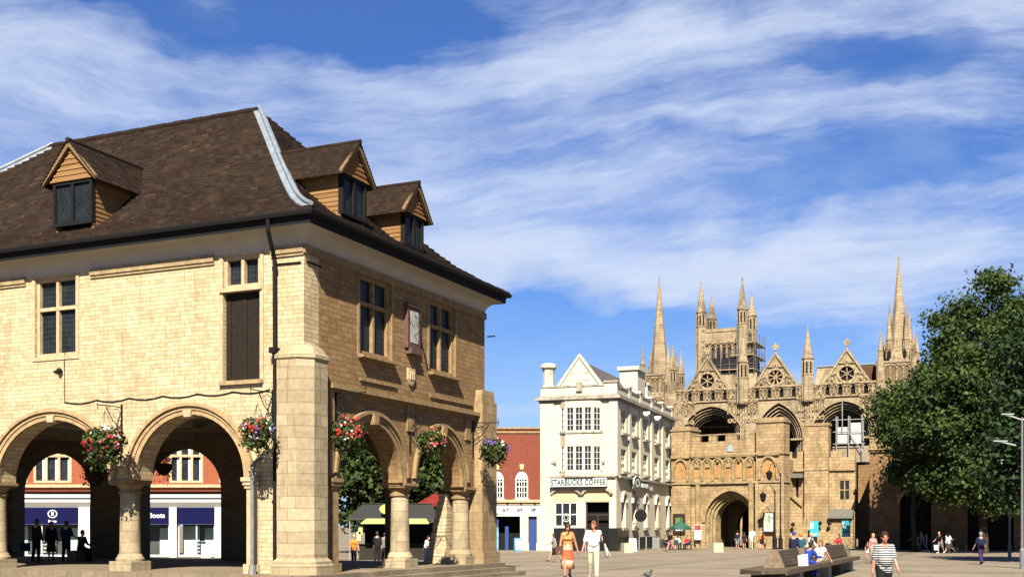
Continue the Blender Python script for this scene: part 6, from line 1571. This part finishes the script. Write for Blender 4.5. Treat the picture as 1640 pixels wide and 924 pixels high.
    if bottom[0] == 'trousers': remesh(bt, 'trousers' if bottom[2] > 1.2 else 'shorts', CL[bottom[1]], vox*1.1, bo)
    else:
        n = 20; hz2 = hipz+.14; L = bottom[2]; z1 = hz2-L; sk = MB(); sw_ = radians(legs[0][0]-legs[1][0])
        prof = [(.125, hz2), (.152, hz2-.1), (.168, hz2-.2), (.165+.02*L, lerp(hz2-.2, z1, .5)), (.17+.05*L, z1)]
        vs = []; fs = []
        for r_, z_ in prof:
            for i in range(n):
                a = 2*pi*i/n; wv_ = 1+.07*sin(5*a+z_*3)*(hz2-z_)/max(L, .1); vs.append((r_*cos(a)*wv_*1.05, r_*sin(a)*wv_*.82, z_))
        for j in range(len(prof)-1):
            for i in range(n): fs.append((j*n+i, j*n+(i+1) % n, (j+1)*n+(i+1) % n, (j+1)*n+i))
        sk.add(vs, fs); so2 = sk.build('skirt', CL[bottom[1]], bo, True)
        md = so2.modifiers.new('t', 'SOLIDIFY'); md.thickness = .012
    if shoe: remesh(shs, 'shoes', CL[shoe], vox, bo)
    if hair:
        hr.ball(hm((0, .022, .045)), .108, 14, 10, (.86, .98, 1.0)); hr.ball(hm((0, .05, .0)), .092, 12, 8, (.95, .8, 1.1))
        if long: hr.cap(hm((0, .055, .0)), hm((0, .075, -.10-long)), .085, .06, 10); 
        if long:
            for sx in (-1, 1): hr.cap(hm((sx*.072, .01, .03)), hm((sx*.075, .03, -.08-long*.6)), .03, .022, 8)
        remesh(hr, 'hair', HR[hair], vox, bo, 1)
    if hat:
        h_ = MB(); h_.ball(hm((0, .015, .055)), .115, 14, 9, (.88, 1, .85)); h_.ball(hm((0, -.09, .065)), .07, 10, 6, (1, 1, .18)); h_.build('cap', CL[hat], bo, True)
    if vox < .015:
        for sx in (-1, 1):
            if glasses: continue
            e_ = MB(); e_.ball(hm((sx*.034, -.092, .028)), .011, 8, 6); e_.build('eye', HR['dark'], bo, True)
            e_ = MB(); e_.cap(hm((sx*.020, -.098, .050)), hm((sx*.052, -.088, .050)), .005); e_.build('eyebrow', HR[hair or 'grey'], bo, True)
        if glasses:
            g_ = MB()
            for sx in (-1, 1): g_.ball(hm((sx*.036, -.098, .026)), .03, 10, 6, (1, .35, .75)); g_.cap(hm((sx*.06, -.09, .03)), hm((sx*.085, .0, .02)), .005)
            g_.cap(hm((-.012, -.106, .03)), hm((.012, -.106, .03)), .006); g_.build('sunglasses', CL['black'], bo, True)
        e_ = MB(); e_.cap(hm((-.022, -.1, -.058)), hm((.022, -.1, -.058)), .0065); e_.build('mouth', plain('lips', (.30,.09,.08), .5), bo, True)
    bo['_hands'] = [tuple(bo.matrix_basis @ h) for h in hands] if False else 0
    del bo['_hands']
    R_ = Matrix.Rotation(rz, 3, 'Z')
    return bo, [V(loc)+R_ @ (h*s) for h in hands]
N = .011
# couple in the middle foreground
_, hw_ = person('woman in a long orange and cream dress with sunglasses, walking hand in hand', pos(909, 36.9, .0), .06, 1.73, ((12, 4), (-10, 14)), ((4, 11, 6), (-6, 17, 8)), 1, False, 1, 'brown', .22, ('dresstop', 0), ('dress', 'dress', .78), 'brown', True, N, .95, 8, True)
_, hm_ = person('man in white t-shirt and cream trousers holding the hand of the woman in orange', pos(950.5, 36.7, .0), -.05, 1.79, ((-12, 14), (12, 4)), ((5, 15, 6), (22, 6, 105)), 1, False, 2, 'fair', 0, ('white', .85), ('trousers', 'cream', 2), 'stone', False, N, 1.08, -25)
person('broad man in black and white striped t-shirt and black shorts in the right foreground', pos(1416, 26.6, 0), .05, 1.70, ((10, 4), (-12, 16)), ((-10, 7, 14), (12, 7, 16)), 1, False, 2, 'brown', 0, ('stripe', .85), ('trousers', 'black', .95), 'stone', False, N, 1.18, -10)
# walkers
W_ = lambda *a, **k: person(*a, **k)
W_('woman in printed sleeveless top and black skirt walking past the coffee house', pos(888, 67), -1.3, 1.66, ((24, 4), (-20, 22)), ((20, 8, 60), (-15, 8, 20)), 4, hair='dark', long=.12, top=('print', 0), bottom=('skirt', 'black', .62), shoe='black', fem=True)
W_('person in black top and pale red trousers walking beside the green parasol', pos(1074, 99), -1.2, 1.72, ((22, 5), (-20, 22)), ((20, 8, 50), (-18, 8, 15)), 3, hair='dark', top=('black', 1), bottom=('trousers', 'pink', 2), shoe='black')
W_('person in dark top and grey shorts looking into the gatehouse arch', pos(1181, 112), 2.9, 1.74, ((3, 2), (-3, 4)), hair='brown', top=('navy', .9), bottom=('trousers', 'grey', 1.0), shoe='grey')
W_('person in black top and short skirt standing in the gatehouse mouth', pos(1192, 111), 3.1, 1.58, ((3, 2), (-3, 4)), hair='dark', long=.12, top=('black', .8), bottom=('skirt', 'black', .4), shoe='black', fem=True)
W_('person in white top standing under the gatehouse arch beside the post', pos(1203, 113), 3.3, 1.70, ((3, 2), (-3, 4)), hair='blond', top=('white', .9), bottom=('trousers', 'stone', 2), shoe='brown', fem=True)
_, ho_ = W_('person in orange top and black shorts walking away below the map board', pos(1220, 109), 3.0, 1.70, ((14, 4), (-12, 16)), hair='blond', top=('orange', .9), bottom=('trousers', 'black', .85), shoe='red')
W_('person in white shirt and turquoise shorts striding left under the trees', pos(1467, 100), -1.4, 1.68, ((28, 6), (-26, 24)), ((30, 8, 40), (-25, 8, 25)), 12, hair='dark', top=('pale', .8), bottom=('trousers', 'aqua', .95), shoe='navy')
W_('person in grey top and grey trousers walking left behind the turquoise shorts', pos(1477, 99), -1.3, 1.72, ((24, 6), (-22, 22)), ((20, 8, 40), (-15, 8, 25)), 5, hair='brown', top=('grey', .9), bottom=('trousers', 'grey', 2), shoe='black')
W_('bald man in dark t-shirt and grey shorts leaning beside a pushchair', pos(1506, 92), -.9, 1.74, ((12, 4), (-16, 20)), ((24, 10, 30), (10, 10, 30)), 16, hair=None, skin=2, top=('black', .9), bottom=('trousers', 'grey', 1.0), shoe='white')
W_('person in bright white top and long brown skirt pushing a dark pushchair', pos(1518, 92), 2.4, 1.66, ((8, 4), (-10, 14)), ((40, 8, 40), (40, 8, 40)), 6, hair='dark', top=('white', 1.0), bottom=('skirt', 'brown', .8), shoe='black', fem=True, fat=1.15)
W_('person in navy top and purple trousers walking away near the lamp masts', pos(1571, 63), 3.3, 1.74, ((12, 4), (-12, 16)), ((-10, 8, 12), (12, 12, 18)), 2, hair='grey', top=('navy', .9), bottom=('trousers', 'purple', 2), shoe='black')
W_('small child in dark top and white skirt near the end of the bench', pos(1389, 73), .4, 1.12, ((8, 4), (-8, 12)), ((10, 25, 20), (10, 25, 20)), 2, hair='dark', long=.08, top=('maroon', .5), bottom=('skirt', 'white', .42), shoe='red', fem=True)
W_('blond woman in pink top walking behind the man in stripes', pos(1398, 64), .3, 1.66, ((10, 4), (-10, 14)), hair='blond', long=.14, top=('pink', .4), bottom=('trousers', 'stone', 1.0), shoe='brown', fem=True)
# around the bench
W_('person in navy jacket with dark blue hood standing behind the bench', pos(1271, 61), 2.6, 1.74, ((2, 2), (-2, 3)), ((5, 8, 20), (5, 8, 20)), 3, hair=None, top=('navy', 1.9), bottom=('trousers', 'black', 2), shoe='black', hat='blue')
W_('person with orange cap and dark blue top standing behind the bench', pos(1283, 63), 3.0, 1.70, ((2, 2), (-2, 3)), hair='orange', top=('teal', .9), bottom=('trousers', 'grey', 2), shoe='black', hat='orange')
W_('person in white shirt with red bag stooping behind the bench', pos(1295, 64), .8, 1.72, ((6, 4), (-6, 10)), ((25, 8, 30), (25, 8, 30)), 14, hair='blond', top=('white', 1.6), bottom=('trousers', 'pale', 2), shoe='white')
W_('dark haired person in red top reaching out beside the black pushchair', pos(1345, 66), -.9, 1.64, ((4, 3), (-4, 5)), ((55, 8, 25), (45, 8, 30)), 10, hair='dark', long=.12, top=('red', 1.2), bottom=('trousers', 'black', 2), shoe='black', fem=True)
W_('person in bright blue top seated with bent back on the bench', on_bench(6.3, -.30), BANG+.9, 1.68, ((82, 80), (76, 74)), ((40, 8, 50), (40, 8, 50)), 30, True, hair='brown', top=('blue', 1.8), bottom=('trousers', 'blue', 2), shoe='black')
W_('woman in white top sitting sideways on the bench with legs stretched out', on_bench(9.4, -.35), BANG-1.9, 1.66, ((84, 14), (80, 8)), ((50, 14, 30), (-30, 20, 10)), -14, True, hair='fair', long=.12, top=('white', .3), bottom=('trousers', 'stone', .7), shoe=None, fem=True, skin=2)
W_('person in red and navy seated low behind the far backrest of the bench', on_bench(13.5, .5), BANG+pi, 1.62, ((80, 78), (80, 78)), ((20, 8, 50), (20, 8, 50)), 8, True, hair='dark', top=('maroon', .9), bottom=('trousers', 'navy', 2), shoe='black')
# cafe
for px, d, rz, lab, tpc in ((1066, 105, .6, 'person in black seated on a cafe chair left of the parasol', 'black'), (1085, 106, 2.5, 'person in white seated at the cafe table under the parasol', 'white'), (1101, 106, -.8, 'person in red seated on a cafe chair right of the parasol', 'red')):
    W_(lab, pos(px, d, .46), rz, 1.66, ((84, 84), (84, 80)), ((20, 8, 60), (20, 8, 60)), 6, True, hair='dark', top=(tpc, .9), bottom=('trousers', 'navy', 2), shoe='black')
# inside the arcade and beyond
def fpos(px, d): return Vector(((px-820)/F*d, d, FZ))
W_('tall person in dark clothes standing with a shopping bag in the left arch shade', fpos(58, 50), 2.7, 1.80, ((4, 3), (-4, 6)), ((2, 10, 6), (10, 10, 30)), 2, hair='dark', top=('black', 1.9), bottom=('trousers', 'black', 2), shoe='black', fat=1.1)
W_('person in dark coat standing second from the left in the arch shade', fpos(82, 51), .6, 1.70, ((4, 3), (-4, 6)), hair='dark', long=.1, top=('black', 1.9), bottom=('skirt', 'black', .7), shoe='black', fem=True, fat=1.1)
W_('person in dark shirt standing third from the left in the arch shade', fpos(106, 50), 3.0, 1.72, ((4, 3), (-4, 6)), ((10, 12, 60), (10, 12, 60)), hair='dark', top=('navy', .9), bottom=('trousers', 'black', 2), shoe='black', fat=1.1)
W_('person sitting low in the arch shade beside the dark pier', fpos(129, 50)+Vector((0, 0, .46)), 1.2, 1.68, ((82, 80), (80, 78)), ((20, 8, 50), (20, 8, 50)), 10, True, hair='brown', top=('brown', 1.9), bottom=('trousers', 'black', 2), shoe='black')
m_ = MB(); m_.box(-.5, .5, -.2, .2, 0, .40); m_.box(-.55, .55, -.25, .25, .402, .46); simple('stone_bench', 'low stone bench under the person sitting in the arch shade', 'bench', m_, M_inshade, fpos(129, 50), 1.2)
W_('person in orange top standing left of the market stall', pos(567, 64), .4, 1.60, ((4, 3), (-4, 6)), hair='blond', top=('orange', .8), bottom=('trousers', 'black', 2), shoe='black', fem=True)
W_('person in black standing at the market stall counter', pos(604, 68), 3.0, 1.76, ((4, 3), (-4, 6)), hair='dark', top=('black', 1.5), bottom=('trousers', 'black', 2), shoe='black')
W_('person in grey standing at the stall counter beside the round column', pos(616, 69), 2.6, 1.70, ((4, 3), (-4, 6)), hair='dark', top=('grey', 1.5), bottom=('trousers', 'black', 2), shoe='black')
W_('person in white top with red sleeves leaning by the kiosk', pos(682, 66), 1.0, 1.55, ((10, 6), (-8, 10)), ((30, 8, 50), (30, 8, 50)), 18, hair='brown', top=('white', .9), bottom=('trousers', 'navy', 2), shoe='black')
W_('person in red top sitting under the red parasol', pos(700, 72, .46), .3, 1.66, ((84, 84), (84, 80)), ((20, 8, 60), (20, 8, 60)), 4, True, hair='dark', top=('red', .9), bottom=('trousers', 'black', 2), shoe='black')
m_ = MB(); m_.box(-.22, .22, -.22, .22, .40, .45)
for x in (-.18, .18):
    for y in (-.18, .18): m_.box(x-.02, x+.02, y-.02, y+.02, 0, .398)
simple('stool', 'small dark stool under the person in red', 'stool', m_, M_bkcl, pos(700, 72))
# things carried
wp = pos(909, 36.9)
bg = thing('shoulder_bag', 'brown leather shoulder bag hanging at the hip of the woman in orange', 'bag', wp+Vector((-.24, -.06, .86)), .3)
m_ = MB(); m_.panel([(-.15, -.14), (.15, -.14), (.17, .05), (.13, .14), (-.13, .14), (-.17, .05)], [], fr, -.05, .05); m_.build('pouch', plain('brown leather', (.09,.035,.02), .5, 0, .3, 12), bg)
m_ = MB(); m_.tube([(.0, .02, .14), (.12, -.12, .42), (.26, -.12, .58), (.33, .0, .66), (.34, .12, .6), (.2, .16, .3), (.03, .06, .14)], .012, 5); m_.build('strap', plain('brown leather', (.09,.035,.02), .5, 0, .3, 12), bg)
mp_ = pos(950.5, 36.7); bg = thing('jacket', 'folded grey jacket carried on the arm of the man in white', 'jacket', mp_+Vector((.36, .02, .84)), -.2)
m_ = MB(); m_.cap((0, 0, .18), (.05, .03, -.12), .06, .09, 10, .5); m_.cap((.05, .0, .1), (.16, .02, -.16), .045, .05, 8, .5); m_.build('cloth', CL['pale'], bg, True)
bk = pos(1220, 109); m_ = MB(); m_.cap((0, 0, 0), (0, 0, .32), .13, .12, 10, .7); simple('backpack', 'maroon backpack worn by the person in orange under the map board', 'backpack', m_, CL['maroon'], bk+Vector((.04, -.24, 1.02)), 0, None, True)
m_ = MB(); m_.add([(-.17, -.1, 0), (.17, -.1, 0), (.15, -.05, .42), (-.19, -.04, .36), (-.17, .1, 0), (.17, .1, 0), (.15, .05, .42), (-.19, .04, .36)], [(0,1,2,3), (4,5,6,7), (0,1,5,4), (1,2,6,5), (3,2,6,7), (0,3,7,4)])
simple('paper_bag', 'large white paper bag standing on the bench beside the person in blue', 'bag', m_, CL['white'], on_bench(4.7, -.5), -.25)
m_ = MB(); m_.box(-.2, .2, -.08, .08, 0, .36); m_.tube([(-.1, 0, .36), (-.06, 0, .5), (.06, 0, .5), (.1, 0, .36)], .012, 5); simple('shopping_bag', 'dark blue shopping bag held low in the left arch shade', 'bag', m_, CL['navy'], fpos(40, 50)+Vector((0, 0, .42)))
m_ = MB(); m_.add([(-.16, -.07, 0), (.16, -.07, 0), (.19, -.05, .42), (-.19, -.05, .42), (-.16, .07, 0), (.16, .07, 0), (.19, .05, .42), (-.19, .05, .42)], [(0,1,2,3), (4,5,6,7), (0,1,5,4), (1,2,6,5), (3,2,6,7), (0,3,7,4)]); simple('carrier_bag', 'pale carrier bag beside the bald man under the trees', 'bag', m_, CL['pale'], pos(1499, 92)+Vector((0, 0, .25)))
